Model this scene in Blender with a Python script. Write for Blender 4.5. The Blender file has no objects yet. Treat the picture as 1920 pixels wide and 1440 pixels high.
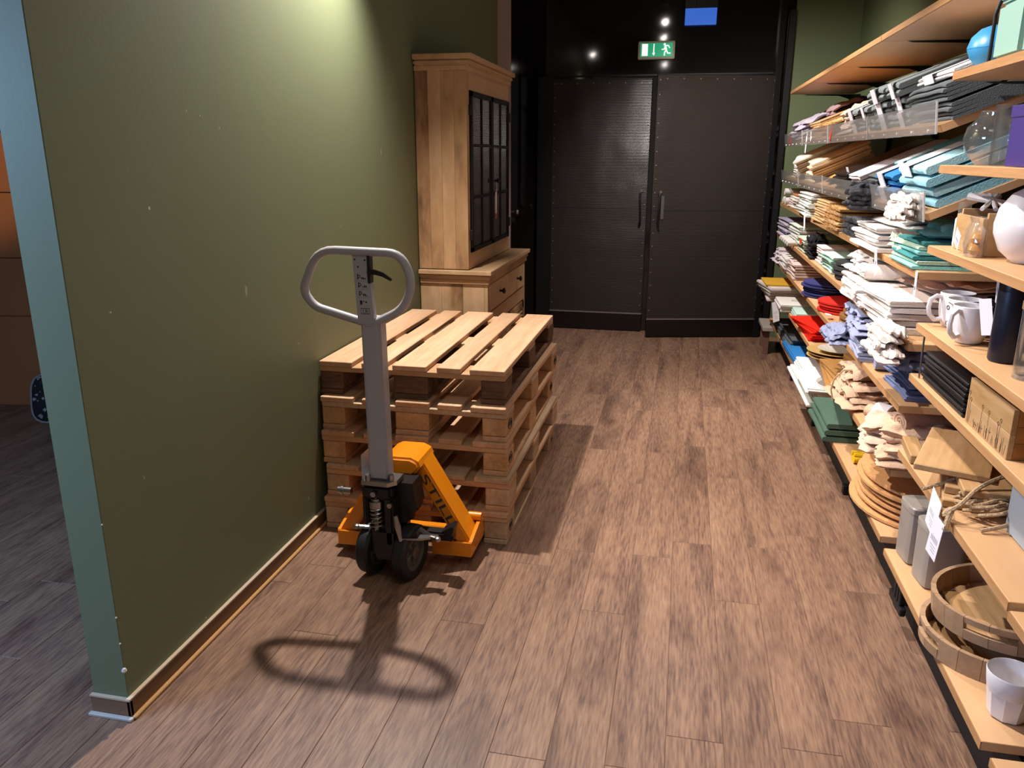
import bpy, bmesh, math, random
from mathutils import Vector, Matrix, noise
R = math.radians
PI = math.pi
sc = bpy.context.scene
col = sc.collection
rng = random.Random(7)

# ------------------------------------------------------------------ camera, world, lights, exposure
cam = bpy.data.cameras.new('camera'); camo = bpy.data.objects.new('camera', cam); col.objects.link(camo)
cam.sensor_width = 36; cam.lens = 1494 / 1920 * 36; cam.clip_start = .05
CM = Matrix(((0.97844896, -0.05967425, 0.19767805), (0.20647066, 0.27004851, -0.94044865), (0.00273791, 0.961, 0.27654967)))
camo.matrix_world = Matrix.Translation((0, 0, 1.6)) @ CM.to_4x4()
sc.camera = camo
sc.view_settings.view_transform = 'Standard'; sc.view_settings.look = 'None'
sc.view_settings.gamma = 1; sc.view_settings.exposure = 0.0; sc.view_settings.use_curve_mapping = False
w = bpy.data.worlds.new('world'); sc.world = w; w.use_nodes = True
w.node_tree.nodes['Background'].inputs[0].default_value = (1, .93, .9, 1)
w.node_tree.nodes['Background'].inputs[1].default_value = 0.20

def spot(name, loc, to, energy, angle=100, blend=.6, colr=(1, .93, .86), size=.03):
    l = bpy.data.lights.new(name, 'SPOT'); l.energy = energy; l.spot_size = R(angle); l.spot_blend = blend
    l.color = colr; l.shadow_soft_size = size
    o = bpy.data.objects.new(name, l); col.objects.link(o); o.location = loc
    o.rotation_euler = (Vector(to) - Vector(loc)).to_track_quat('-Z', 'Y').to_euler(); return o
def area(name, loc, to, energy, sx, sy, colr):
    l = bpy.data.lights.new(name, 'AREA'); l.shape = 'RECTANGLE'; l.size = sx; l.size_y = sy; l.energy = energy; l.color = colr
    o = bpy.data.objects.new(name, l); col.objects.link(o); o.location = loc
    o.rotation_euler = (Vector(to) - Vector(loc)).to_track_quat('-Z', 'Y').to_euler(); return o

LAMPS = [  # position, target, watts, cone
    ((-1.34, 3.45, 2.95), (-.55, 2.7, 0), 390, 124, .8),
    ((-.384, 4.40, 3.01), (.90, 4.1, .8), 290, 88, .7),
    ((-.333, 5.40, 3.03), (.60, 6.5, .8), 320, 112, .8),
    ((-.42, 2.45, 2.90), (.9, 2.3, .9), 185, 84, .6),
]
for i, (p, t, e, a, b) in enumerate(LAMPS):
    d = (Vector(t) - Vector(p)).normalized()
    spot('lamp_light', Vector(p) + d * .085, t, e, a, b)
# added fill spots out of view around the camera, and the cool daylight of the entrance on the left
for fx_, fy_, fe_ in ((.35, 1.1, 52), (.2, -.4, 52), (-.5, 1.3, 36)):
    spot('fill_spot', (fx_, fy_, 3.1), (fx_ + .15, fy_ + .55, 0), fe_, 112, 1.0, size=.35)
area('entrance_daylight', (-3.0, .75, 1.9), (-2.0, 1.35, 0), 80, .9, .9, (.36, .58, 1.0))
spot('side_room_lamp', (-4.0, 2.4, 2.9), (-4.4, 4.3, 2.15), 130, 52, .3, (1, .72, .5))

# ------------------------------------------------------------------ materials
def lin(h):
    h = h.lstrip('#'); v = [int(h[i:i + 2], 16) / 255 for i in (0, 2, 4)]
    return tuple((c / 12.92 if c <= .04045 else ((c + .055) / 1.055) ** 2.4) for c in v) + (1,)
MATS = {}
def mat(name, hexc, rough=.6, metal=0, spec=.5, emit=None, es=0, noise_amt=0, nscale=20, bump=0, bscale=60, rnd=0, stretch=(1, 1, 1), coat=0):
    if name in MATS: return MATS[name]
    m = bpy.data.materials.new(name); m.use_nodes = True; nt = m.node_tree; N = nt.nodes; L = nt.links
    b = N['Principled BSDF']; b.inputs['Base Color'].default_value = lin(hexc); b.inputs['Roughness'].default_value = rough
    b.inputs['Metallic'].default_value = metal; b.inputs['Specular IOR Level'].default_value = spec; b.inputs['Coat Weight'].default_value = coat
    if emit: b.inputs['Emission Color'].default_value = lin(emit); b.inputs['Emission Strength'].default_value = es
    if noise_amt or bump or rnd:
        tc = N.new('ShaderNodeTexCoord'); mp = N.new('ShaderNodeMapping'); mp.inputs['Scale'].default_value = stretch
        L.new(tc.outputs['Object'], mp.inputs[0])
    if noise_amt or rnd:
        hs = N.new('ShaderNodeHueSaturation'); hs.inputs['Color'].default_value = lin(hexc)
        oi = N.new('ShaderNodeObjectInfo'); ns = N.new('ShaderNodeTexNoise'); ns.noise_dimensions = '4D'
        ns.inputs['Scale'].default_value = nscale; ns.inputs['Detail'].default_value = 5
        mw = N.new('ShaderNodeMath'); mw.operation = 'MULTIPLY'; mw.inputs[1].default_value = 40
        L.new(oi.outputs['Random'], mw.inputs[0]); L.new(mw.outputs[0], ns.inputs['W']); L.new(mp.outputs[0], ns.inputs['Vector'])
        a = N.new('ShaderNodeMath'); a.operation = 'MULTIPLY_ADD'; a.inputs[1].default_value = noise_amt * 2; a.inputs[2].default_value = 1 - noise_amt - rnd / 2
        L.new(ns.outputs['Fac'], a.inputs[0])
        c = N.new('ShaderNodeMath'); c.operation = 'MULTIPLY_ADD'; c.inputs[1].default_value = rnd
        L.new(oi.outputs['Random'], c.inputs[0]); L.new(a.outputs[0], c.inputs[2]); L.new(c.outputs[0], hs.inputs['Value'])
        L.new(hs.outputs[0], b.inputs['Base Color'])
    if bump:
        nb = N.new('ShaderNodeTexNoise'); nb.inputs['Scale'].default_value = bscale; nb.inputs['Detail'].default_value = 4
        L.new(mp.outputs[0], nb.inputs['Vector']); bp = N.new('ShaderNodeBump'); bp.inputs['Strength'].default_value = bump; bp.inputs['Distance'].default_value = .01
        L.new(nb.outputs['Fac'], bp.inputs['Height']); L.new(bp.outputs[0], b.inputs['Normal'])
    MATS[name] = m; return m

def wood(name, light, dark, axis='y', scale=9, rough=.6, spread=.25, stretch=14, bump=.15, lo=.3, hi=.7, mids=None, fine=.4, fs=9):
    """wood grain: 4D noise stretched along one local axis, offset per object by its random number"""
    if name in MATS: return MATS[name]
    m = bpy.data.materials.new(name); m.use_nodes = True; nt = m.node_tree; N = nt.nodes; L = nt.links; b = N['Principled BSDF']
    b.inputs['Roughness'].default_value = rough; b.inputs['Specular IOR Level'].default_value = .35
    tc = N.new('ShaderNodeTexCoord'); mp = N.new('ShaderNodeMapping'); s = [1, 1, 1]; s['xyz'.index(axis)] = 1 / stretch
    mp.inputs['Scale'].default_value = s; L.new(tc.outputs['Object'], mp.inputs[0])
    oi = N.new('ShaderNodeObjectInfo'); mw = N.new('ShaderNodeMath'); mw.operation = 'MULTIPLY'; mw.inputs[1].default_value = 57
    L.new(oi.outputs['Random'], mw.inputs[0])
    n1 = N.new('ShaderNodeTexNoise'); n1.noise_dimensions = '4D'; n1.inputs['Scale'].default_value = scale; n1.inputs['Detail'].default_value = 6; n1.inputs['Distortion'].default_value = .6
    n2 = N.new('ShaderNodeTexNoise'); n2.noise_dimensions = '4D'; n2.inputs['Scale'].default_value = scale * fs; n2.inputs['Detail'].default_value = 3
    for n in (n1, n2): L.new(mw.outputs[0], n.inputs['W']); L.new(mp.outputs[0], n.inputs['Vector'])
    mx = N.new('ShaderNodeMath'); mx.operation = 'MULTIPLY_ADD'; mx.inputs[1].default_value = fine; L.new(n2.outputs['Fac'], mx.inputs[0])
    ms = N.new('ShaderNodeMath'); ms.operation = 'MULTIPLY'; ms.inputs[1].default_value = 1 - fine; L.new(n1.outputs['Fac'], ms.inputs[0]); L.new(ms.outputs[0], mx.inputs[2])
    cr = N.new('ShaderNodeValToRGB'); e = cr.color_ramp.elements; e[0].position = lo; e[0].color = lin(dark); e[1].position = hi; e[1].color = lin(light)
    if mids:
        for p, h in mids: q = cr.color_ramp.elements.new(p); q.color = lin(h)
    L.new(mx.outputs[0], cr.inputs[0])
    hs = N.new('ShaderNodeHueSaturation'); L.new(cr.outputs[0], hs.inputs['Color'])
    v = N.new('ShaderNodeMath'); v.operation = 'MULTIPLY_ADD'; v.inputs[1].default_value = spread; v.inputs[2].default_value = 1 - spread / 2
    L.new(oi.outputs['Random'], v.inputs[0]); L.new(v.outputs[0], hs.inputs['Value']); L.new(hs.outputs[0], b.inputs['Base Color'])
    bp = N.new('ShaderNodeBump'); bp.inputs['Strength'].default_value = bump; bp.inputs['Distance'].default_value = .004
    L.new(mx.outputs[0], bp.inputs['Height']); L.new(bp.outputs[0], b.inputs['Normal'])
    MATS[name] = m; return m

def clear(name, tint='#ffffff', refl=.12, rough=.03, trans=.85, haze=0):
    """thin clear plastic or glass: transparent with a fresnel gloss"""
    if name in MATS: return MATS[name]
    m = bpy.data.materials.new(name); m.use_nodes = True; nt = m.node_tree; N = nt.nodes; L = nt.links; N.remove(N['Principled BSDF'])
    t = N.new('ShaderNodeBsdfTransparent'); c = lin(tint); t.inputs[0].default_value = tuple(x * trans for x in c[:3]) + (1,)
    g = N.new('ShaderNodeBsdfGlossy'); g.inputs['Roughness'].default_value = rough
    lw = N.new('ShaderNodeLayerWeight'); lw.inputs[0].default_value = .35
    mm = N.new('ShaderNodeMath'); mm.operation = 'MULTIPLY_ADD'; mm.inputs[1].default_value = .5; mm.inputs[2].default_value = refl; L.new(lw.outputs['Facing'], mm.inputs[0])
    mx = N.new('ShaderNodeMixShader'); L.new(mm.outputs[0], mx.inputs[0]); L.new(t.outputs[0], mx.inputs[1]); L.new(g.outputs[0], mx.inputs[2])
    out = mx
    if haze:
        df = N.new('ShaderNodeBsdfDiffuse'); df.inputs[0].default_value = (.9, .88, .87, 1); m2 = N.new('ShaderNodeMixShader'); m2.inputs[0].default_value = haze
        L.new(mx.outputs[0], m2.inputs[1]); L.new(df.outputs[0], m2.inputs[2]); out = m2
    L.new(out.outputs[0], N['Material Output'].inputs[0]); MATS[name] = m; return m

def cloth(name, hexc, rnd=.08, bump=.35): return mat('cloth ' + name, hexc, .95, spec=.15, noise_amt=.06, nscale=30, bump=bump, bscale=220, rnd=rnd)

def wallpaint():
    m = mat('olive green wall paint', '#6c7357', .55, spec=.35, noise_amt=.05, nscale=2.2, bump=.03, bscale=60)
    N = m.node_tree.nodes; L = m.node_tree.links; b = N['Principled BSDF']
    src = b.inputs['Base Color'].links[0].from_socket
    tc = N.new('ShaderNodeTexCoord'); cur = src
    for sca, lo, hi, st, colr, amt in ((14, .745, .76, (1, 1, .6), '#b9b59c', .5), (7, .73, .78, (1, .35, 3.2), '#8f9377', .18), (30, .765, .775, (1, 1, 1), '#d8d2bd', .7)):
        mp = N.new('ShaderNodeMapping'); mp.inputs['Scale'].default_value = st; mp.inputs['Location'].default_value = (sca, sca * .3, 1); L.new(tc.outputs['Object'], mp.inputs[0])
        n = N.new('ShaderNodeTexNoise'); n.inputs['Scale'].default_value = sca; n.inputs['Detail'].default_value = 4; L.new(mp.outputs[0], n.inputs['Vector'])
        r = N.new('ShaderNodeMapRange'); r.inputs[1].default_value = lo; r.inputs[2].default_value = hi; r.inputs[4].default_value = amt; L.new(n.outputs['Fac'], r.inputs[0])
        x = N.new('ShaderNodeMix'); x.data_type = 'RGBA'; x.inputs[7].default_value = lin(colr); L.new(r.outputs[0], x.inputs[0]); L.new(cur, x.inputs[6]); cur = x.outputs[2]
    L.new(cur, b.inputs['Base Color']); return m
GREEN = wallpaint()
GREEN2 = mat('olive green wall paint behind shelving', '#5f6a4a', .6, noise_amt=.04, nscale=3)
FLOOR = wood('brown vinyl plank', '#9a7a64', '#4d3a33', 'y', 13, .45, .10, 11, .3, .30, .68, mids=[(.41, '#6e5346'), (.48, '#80614f'), (.56, '#8d6d57')], fine=.6, fs=11)
def blotch():
    N = FLOOR.node_tree.nodes; L = FLOOR.node_tree.links; b = N['Principled BSDF']; src = b.inputs['Base Color'].links[0].from_socket
    oi = N.new('ShaderNodeObjectInfo'); ad = N.new('ShaderNodeMath'); ad.operation = 'MULTIPLY'; ad.inputs[1].default_value = 23; L.new(oi.outputs['Random'], ad.inputs[0])
    tc = N.new('ShaderNodeTexCoord'); mp = N.new('ShaderNodeMapping'); mp.inputs['Scale'].default_value = (1.3, .32, 1); L.new(tc.outputs['Object'], mp.inputs[0])
    n = N.new('ShaderNodeTexNoise'); n.noise_dimensions = '4D'; n.inputs['Scale'].default_value = 5; n.inputs['Detail'].default_value = 5; n.inputs['Distortion'].default_value = .8; L.new(mp.outputs[0], n.inputs['Vector']); L.new(ad.outputs[0], n.inputs['W'])
    r = N.new('ShaderNodeMapRange'); r.inputs[1].default_value = .50; r.inputs[2].default_value = .72; r.inputs[4].default_value = .62; L.new(n.outputs['Fac'], r.inputs[0])
    x = N.new('ShaderNodeMix'); x.data_type = 'RGBA'; x.blend_type = 'MULTIPLY'; x.inputs[7].default_value = lin('#8f7f86'); L.new(r.outputs[0], x.inputs[0]); L.new(src, x.inputs[6]); L.new(x.outputs[2], b.inputs['Base Color'])
blotch()
GAP = mat('dark plank joint', '#6a5146', .8)
SHELF = wood('beech plywood shelf', '#cfa67c', '#bd9066', 'y', 3, .5, .08, 12, .03, .3, .7, fine=.3)
PLY = wood('plywood edge', '#ba8c5e', '#9d7048', 'y', 40, .6, .06, 30, .03, .35, .65)
PALD = wood('pale pine pallet board', '#d2ac8c', '#ab8059', 'y', 6, .75, .16, 10, .25, .28, .66, fine=.35)
PALX = wood('pale pine cross board', '#d3ad86', '#9d734c', 'x', 6, .75, .2, 10, .25, .28, .66, fine=.35)
PALB = wood('pine pallet block', '#d2aa7e', '#9d744a', 'y', 9, .8, .2, 4, .25, .28, .66)
DARKB = wood('weathered brown pallet block', '#7d5c48', '#36241c', 'x', 9, .85, .3, 5, .35, .3, .66)
GREYP = wood('greyed pine', '#ccb091', '#967d60', 'y', 7, .8, .15, 8, .25, .28, .66)
CAB = wood('mango wood', '#c9a683', '#6b4f38', 'z', 3.5, .5, .18, 3.2, .08, .33, .62, mids=[(.41, '#987453'), (.47, '#b38d67'), (.54, '#be9871')], fine=.22)
CABH = wood('mango wood horizontal', '#cba781', '#8f6c4c', 'y', 3.2, .5, .14, 7, .08, .26, .62, fine=.25)
CABX = wood('mango wood crosswise', '#bd9871', '#805f42', 'x', 3.2, .5, .14, 7, .08, .26, .62, fine=.25)
BASEB = wood('brown skirting', '#7d5c3f', '#5d402a', 'y', 8, .5, .1, 12, .05)
BLACKM = mat('black painted metal', '#17161a', .45, metal=.3)
BLKFRAME = mat('black iron frame', '#131211', .5, metal=.2)
GLOSSB = mat('glossy black panel', '#1a1615', .06, spec=.6)
STEEL = mat('brushed steel', '#a8a6a4', .3, metal=1, noise_amt=.1, nscale=30)
GREYP2 = mat('light grey powder coat', '#a9a5aa', .38, spec=.5, noise_amt=.03, nscale=12)
ORANGE = mat('orange truck enamel', '#e6880f', .32, spec=.5, noise_amt=.04, nscale=14, coat=.3)
RUBBER = mat('black rubber', '#1b1b1d', .6)
HUB = mat('cast grey wheel hub', '#6d6560', .5, metal=.5)
WHITE = mat('white glaze', '#dcd8dc', .25, spec=.5)
PAPER = mat('white paper label', '#e6e2ea', .7)
INK = mat('black print', '#141414', .7)
CARD = mat('brown cardboard', '#9a5f34', .85, noise_amt=.06, nscale=5)
ACRYL = clear('clear acrylic', '#ffffff', .07, .06, .95, .07)
GLASS = clear('clear glass', '#fbfdff', .05, .01, .97, .02)
DGLASS = clear('cabinet door glass', '#e8e0d8', .04, .02, .92, .02)

# ------------------------------------------------------------------ geometry helpers
def nb(): return bmesh.new()
def box(bm, x0, x1, y0, y1, z0, z1, bev=0, M=None):
    vs = [bm.verts.new(p) for p in ((x0, y0, z0), (x1, y0, z0), (x1, y1, z0), (x0, y1, z0), (x0, y0, z1), (x1, y0, z1), (x1, y1, z1), (x0, y1, z1))]
    fs = [bm.faces.new([vs[i] for i in f]) for f in ((0, 3, 2, 1), (4, 5, 6, 7), (0, 1, 5, 4), (1, 2, 6, 5), (2, 3, 7, 6), (3, 0, 4, 7))]
    if bev:
        es = list({e for f in fs for e in f.edges}); r = bmesh.ops.bevel(bm, geom=es, offset=bev, segments=1 if bev < .006 else 2, affect='EDGES', clamp_overlap=True)
        vs = list({v for v in r['verts']} | {v for v in vs if v.is_valid})
    if M is not None: bmesh.ops.transform(bm, matrix=M, verts=[v for v in vs if v.is_valid])
    return bm
def frame(d):
    d = Vector(d).normalized(); a = Vector((0, 0, 1)) if abs(d.z) < .9 else Vector((1, 0, 0)); u = d.cross(a).normalized(); return u, d.cross(u).normalized()
def ring(bm, c, u, v, r, n): return [bm.verts.new(Vector(c) + u * (r * math.cos(2 * PI * i / n)) + v * (r * math.sin(2 * PI * i / n))) for i in range(n)]
def bridge(bm, A, B):
    n = len(A)
    for i in range(n): bm.faces.new((A[i], A[(i + 1) % n], B[(i + 1) % n], B[i]))
def cyl(bm, p0, p1, r0, r1=None, n=16):
    r1 = r0 if r1 is None else r1; u, v = frame(Vector(p1) - Vector(p0)); A = ring(bm, p0, u, v, r0, n); B = ring(bm, p1, u, v, r1, n)
    bridge(bm, A, B); bm.faces.new(A[::-1]); bm.faces.new(B); return bm
def tube(bm, pts, r, n=8, closed=False):
    P = [Vector(p) for p in pts]; m = len(P); rs = []; up = None
    for i in range(m):
        d = (P[(i + 1) % m] - P[i - 1]) if closed or 0 < i < m - 1 else (P[1] - P[0] if i == 0 else P[-1] - P[-2])
        d = d.normalized()
        if up is None: u, v = frame(d)
        else:
            u = (up - d * up.dot(d)).normalized(); v = d.cross(u)
        up = u; rr = r[i] if isinstance(r, (list, tuple)) else r; rs.append(ring(bm, P[i], u, v, rr, n))
    for i in range(m if closed else m - 1):
        A, B = rs[i], rs[(i + 1) % m]
        if closed and i == m - 1:
            k = min(range(n), key=lambda s: (A[0].co - B[s].co).length); B = B[k:] + B[:k]
        bridge(bm, A, B)
    if not closed: bm.faces.new(rs[0][::-1]); bm.faces.new(rs[-1])
    return bm
def lathe(bm, prof, n=32, c=(0, 0, 0), sq=None, M=None):
    cx, cy, cz = c; rings = []; new = []
    for r, z in prof:
        if r < 1e-6: v = bm.verts.new((cx, cy, cz + z)); rings.append([v]); new.append(v)
        else:
            rg = []
            for i in range(n):
                a = 2 * PI * i / n; x, y = math.cos(a), math.sin(a)
                if sq: k = (abs(x) ** sq + abs(y) ** sq) ** (-1 / sq); x *= k; y *= k
                rg.append(bm.verts.new((cx + r * x, cy + r * y, cz + z)))
            rings.append(rg); new += rg
    for A, B in zip(rings, rings[1:]):
        if len(A) == 1 and len(B) == 1: continue
        if len(A) == 1:
            for i in range(n): bm.faces.new((A[0], B[(i + 1) % n], B[i]))
        elif len(B) == 1:
            for i in range(n): bm.faces.new((A[i], A[(i + 1) % n], B[0]))
        else: bridge(bm, A, B)
    if M is not None: bmesh.ops.transform(bm, matrix=M, verts=new)
    return bm
def prism(bm, poly, f, w0, w1):
    A = [bm.verts.new(f(u, v, w0)) for u, v in poly]; B = [bm.verts.new(f(u, v, w1)) for u, v in poly]
    bridge(bm, A, B); bm.faces.new(A[::-1]); bm.faces.new(B); return bm
XZ = lambda u, v, w: (u, w, v)
YZ = lambda u, v, w: (w, u, v)
XY = lambda u, v, w: (u, v, w)
OFF = {}
def ob(name, bm, m, parent=None, loc=None, rot=(0, 0, 0), smooth=35, w=False, kind=None, label=None):
    bmesh.ops.recalc_face_normals(bm, faces=bm.faces[:]); me = bpy.data.meshes.new(name); bm.to_mesh(me); bm.free(); me.materials.append(m)
    if smooth:
        me.shade_smooth(); me.set_sharp_from_angle(angle=R(smooth))
    return obm(name, me, parent, loc, rot, w, kind, label)
def obm(name, me, parent=None, loc=None, rot=(0, 0, 0), w=False, kind=None, label=None):
    o = bpy.data.objects.new(name, me); col.objects.link(o)
    if parent is not None: o.parent = parent
    if w and parent is not None: loc = -OFF[parent.name]; OFF[o.name] = Vector((0, 0, 0))
    elif parent is None: OFF[o.name] = Vector(loc or (0, 0, 0))
    o.location = loc or (0, 0, 0); o.rotation_euler = rot
    if kind: o['kind'] = kind
    if label: o['label'] = label
    return o
def thing(name, label, cat, loc=(0, 0, 0), rot=(0, 0, 0), group=None):
    o = bpy.data.objects.new(name, None); col.objects.link(o); o.location = loc; o.rotation_euler = rot; o.empty_display_size = .05
    OFF[o.name] = Vector(loc); o['label'] = label; o['category'] = cat
    if group: o['group'] = group
    return o
def tag(o, label, cat, group=None):
    o['label'] = label; o['category'] = cat
    if group: o['group'] = group
    return o
def struct(name, bm, m, parent=None, loc=None, **k):
    o = ob(name, bm, m, parent, loc, **k)
    if parent is None: o['kind'] = 'structure'
    return o
def textmesh(s, size, ext=.0006, m=INK):
    cu = bpy.data.curves.new('lettering', 'FONT'); cu.body = s; cu.size = size; cu.extrude = ext; cu.align_x = 'CENTER'; cu.align_y = 'CENTER'; cu.resolution_u = 3
    t = bpy.data.objects.new('tmp', cu); col.objects.link(t); bpy.context.view_layer.update()
    me = bpy.data.meshes.new_from_object(t.evaluated_get(bpy.context.evaluated_depsgraph_get())); bpy.data.objects.remove(t); bpy.data.curves.remove(cu)
    me.materials.clear(); me.materials.append(m); return me

# ------------------------------------------------------------------ the setting
H = 3.2; YB = 7.5; XL = -1.51; XR = 1.33
struct('floor', box(nb(), -6, 3, -3, 9, -.06, -.002), GAP)
fl = bpy.data.objects['floor']
PW, PL = .1605, 1.22
pme = None
for ci in range(-28, 8):
    x0 = .04 + ci * PW
    yo = (ci * .4637 + (.31 if ci % 3 else 0)) % PL
    y = .75 + yo - PL
    while y < YB + .1:
        cx = x0 + PW / 2; a, b = max(y, .55), min(y + PL, 7.9)
        vis = (x0 > XL - .2 and x0 < 1.1) or (x0 <= XL - .1 and a < 4.6 and x0 < -1.5 and x0 > -4.7)
        if vis and b - a > .1:
            if b - a > PL - .01:
                if pme is None:
                    q = box(nb(), -PW / 2 + .0006, PW / 2 - .0006, -PL / 2 + .0006, PL / 2 - .0006, -.012, 0, .0012); pl = ob('plank', q, FLOOR, fl, (cx, (a + b) / 2, 0), smooth=None); pme = pl.data
                else: obm('plank', pme, fl, (cx, (a + b) / 2, 0))
            else: ob('plank', box(nb(), -PW / 2 + .0006, PW / 2 - .0006, -(b - a) / 2 + .0006, (b - a) / 2 - .0006, -.012, 0, .0012), FLOOR, fl, (cx, (a + b) / 2, 0), smooth=None)
        y += PL
# left wall: one slab, its end face near the camera
struct('wall_left', box(nb(), XL - .118, XL, 1.72, 6.6, 0, H, .002), GREEN)
bl = struct('baseboard_left', box(nb(), XL, XL + .012, 1.708, 4.5, .006, .062, .002), BASEB)
ob('quarter_round', box(nb(), XL + .012, XL + .026, 1.708, 4.5, 0, .012, .003), mat('pale wood bead', '#b98b57', .5), bl, label='pale wood bead along the foot of the skirting')
ob('edge_strip', box(nb(), XL, XL + .0135, 1.708, 4.5, .062, .067), mat('pale joint filler', '#b9a58c', .7), bl)
be = struct('baseboard_end', box(nb(), XL - .12, XL + .012, 1.708, 1.72, .008, .060, .001), mat('brown skirting end', '#7a5c42', .55, noise_amt=.08, nscale=20))
ob('edge_strip', box(nb(), XL - .121, XL + .013, 1.706, 1.719, .060, .065), MATS['pale joint filler'], be)
ob('quarter_round', box(nb(), XL - .125, XL + .02, 1.694, 1.708, 0, .010, .002), mat('whitish sealant', '#b8b0a8', .6), be, label='whitish sealant bead at the floor')
struct('trim_1', box(nb(), XL - .125, XL - .112, 1.730, 1.745, .06, H), mat('raw plaster edge', '#9c6f60', .9, noise_amt=.15, nscale=20))
struct('baseboard_rear', box(nb(), XL - .145, XL - .118, 1.9, 3.2, 0, .07, .002), MATS['brown skirting'])
bp_ = bpy.data.objects['baseboard_rear']
# white filler chips at the wall corner
bm = nb()
for (z, s) in ((.155, .008), (.33, .003), (.62, .0025), (.245, .003)): lathe(bm, [(0, -s), (s * .7, -s * .6), (s, 0), (s * .6, s), (0, s * 1.3)], 7, (XL - .001, 1.7205, z))
ob('paint_chip', bm, mat('white chipped paint', '#c9c6b8', .8), bpy.data.objects['wall_left'], kind='stuff')
struct('trim_2', box(nb(), XL - .02, -1.415, 6.60, 6.66, 0, H, .002), mat('pinkish painted post', '#b59b92', .6))
struct('wall_left_rear', box(nb(), XL - .1, XL - .02, 6.66, YB, 0, H), GLOSSB)
kn = struct('door_3', box(nb(), XL - .02, XL - .005, 6.72, 7.42, 0, 2.3, .002), GLOSSB)
ob('door_handle', lathe(nb(), [(0, .0), (.012, .0), (.012, .025), (.026, .035), (.03, .05), (.022, .065), (0, .07)], 16, M=Matrix.Translation((XL - .005, 7.18, 1.105)) @ Matrix.Rotation(PI / 2, 4, 'Y')), STEEL, kn, label='round steel door knob')
struct('wall_back', box(nb(), XL - .1, .81, YB, YB + .1, 0, H), GLOSSB)
struct('wall_back_green', box(nb(), .812, 1.45, YB - .02, YB + .1, 0, H), GREEN2)
struct('trim_3', box(nb(), .762, .812, YB - .05, YB, 0, 2.75, .002), BLACKM)
struct('wall_right', box(nb(), XR, XR + .1, -1, YB, 0, H), GREEN2)
struct('ceiling', box(nb(), -6, 3, -3, 9, H, H + .1), mat('dark ceiling', '#2a2523', .9))
struct('wall_rear_room', box(nb(), -6, XL - .118, 5.2, 5.3, 0, H), mat('dark plaster', '#4a3b30', .9))
struct('wall_far_left', box(nb(), -6.1, -6, -3, 9, 0, H), MATS['dark plaster'])

# ribbed black doors
def ribbed():
    m = mat('ribbed black door sheet', '#2b2624', .3, spec=.5, noise_amt=.12, nscale=2.5); N = m.node_tree.nodes; L = m.node_tree.links
    tc = N.new('ShaderNodeTexCoord'); wv = N.new('ShaderNodeTexWave'); wv.bands_direction = 'Z'; wv.inputs['Scale'].default_value = 24; L.new(tc.outputs['Object'], wv.inputs[0])
    bp = N.new('ShaderNodeBump'); bp.inputs['Strength'].default_value = .35; bp.inputs['Distance'].default_value = .004; L.new(wv.outputs['Fac'], bp.inputs['Height'])
    n = N.new('ShaderNodeTexNoise'); n.inputs['Scale'].default_value = 1.6; n.inputs['Detail'].default_value = 2; L.new(tc.outputs['Object'], n.inputs['Vector'])
    b2 = N.new('ShaderNodeBump'); b2.inputs['Strength'].default_value = .5; b2.inputs['Distance'].default_value = .05; L.new(n.outputs['Fac'], b2.inputs['Height']); L.new(bp.outputs[0], b2.inputs['Normal'])
    L.new(b2.outputs[0], N['Principled BSDF'].inputs['Normal']); return m
RIB = ribbed()
EDGE = mat('worn bare metal edge', '#8d8584', .4, metal=.6)
def door(name, w, h, loc, rz, side):
    """hinge line at local x=0 (side=-1: leaf runs to -x), front at local y=-.02"""
    r = bpy.data.objects.new(name, None); col.objects.link(r); r.location = loc; r.rotation_euler = (0, 0, rz); r['kind'] = 'structure'
    x0, x1 = (-w, 0) if side < 0 else (0, w)
    ob('panel', box(nb(), x0, x1, -.02, .02, .165, h, .002), RIB, r)
    ob('kick_plate', box(nb(), x0 + .002, x1 - .002, -.026, .02, .006, .165, .002), mat('smooth black kick plate', '#0f0d0d', .3), r)
    ob('edge_strip', box(nb(), x0, x1, -.029, -.02, .165, .176), EDGE, r, label='bare metal strip above the kick plate')
    ob('seam', box(nb(), x0, x1, -.0222, -.02, 1.13, 1.134), BLACKM, r)
    ob('edge_strip', box(nb(), x0, x1, -.022, .02, h, h + .006), BLACKM, r)
    bm = nb()
    for xe in (x0 + .02, x1 - .02):
        z = .25
        while z < h: cyl(bm, (xe, -.0255, z), (xe, -.02, z), .0055, n=6); z += .115
    x = x0 + .08
    while x < x1: cyl(bm, (x, -.0255, h - .03), (x, -.02, h - .03), .0055, n=6); x += .14
    ob('rivet', bm, EDGE, r, kind='stuff')
    hx = x0 + .06 if side < 0 else x1 - .06
    hb = nb(); tube(hb, [(hx, -.02, 1.27), (hx, -.055, 1.27), (hx, -.06, 1.25), (hx - .01 * side * -1, -.06, 1.02), (hx, -.055, 1.0), (hx, -.02, 1.0)], .009, 8)
    ob('handle', hb, BLACKM, r)
    pb = nb(); cyl(pb, (hx + .012, -.032, 1.29), (hx + .012, -.02, 1.29), .012, n=10); ob('lock_knob', pb, STEEL, r)
    return r
door('door_1', .87, 2.235, (-1.20, YB - .03, 0), 0, 1)
dr = door('door_2', 1.005, 2.245, (.70, YB - .045, 0), R(13.2), -1)
ob('stop_plate', box(nb(), -.925, -.90, -.028, -.02, 1.06, 1.26), mat('dull grey plate', '#5a5452', .5, metal=.4), dr)
ob('hinge_post', box(nb(), -.02, .03, -.03, .03, 0, 2.9, .002), BLACKM, dr)
struct('trim_4', box(nb(), -1.33, -1.20, YB - .08, YB, 0, 2.26, .002), BLACKM)
struct('trim_5', box(nb(), -1.33, .76, YB - .02, YB, 2.262, 2.275), BLACKM)

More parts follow.
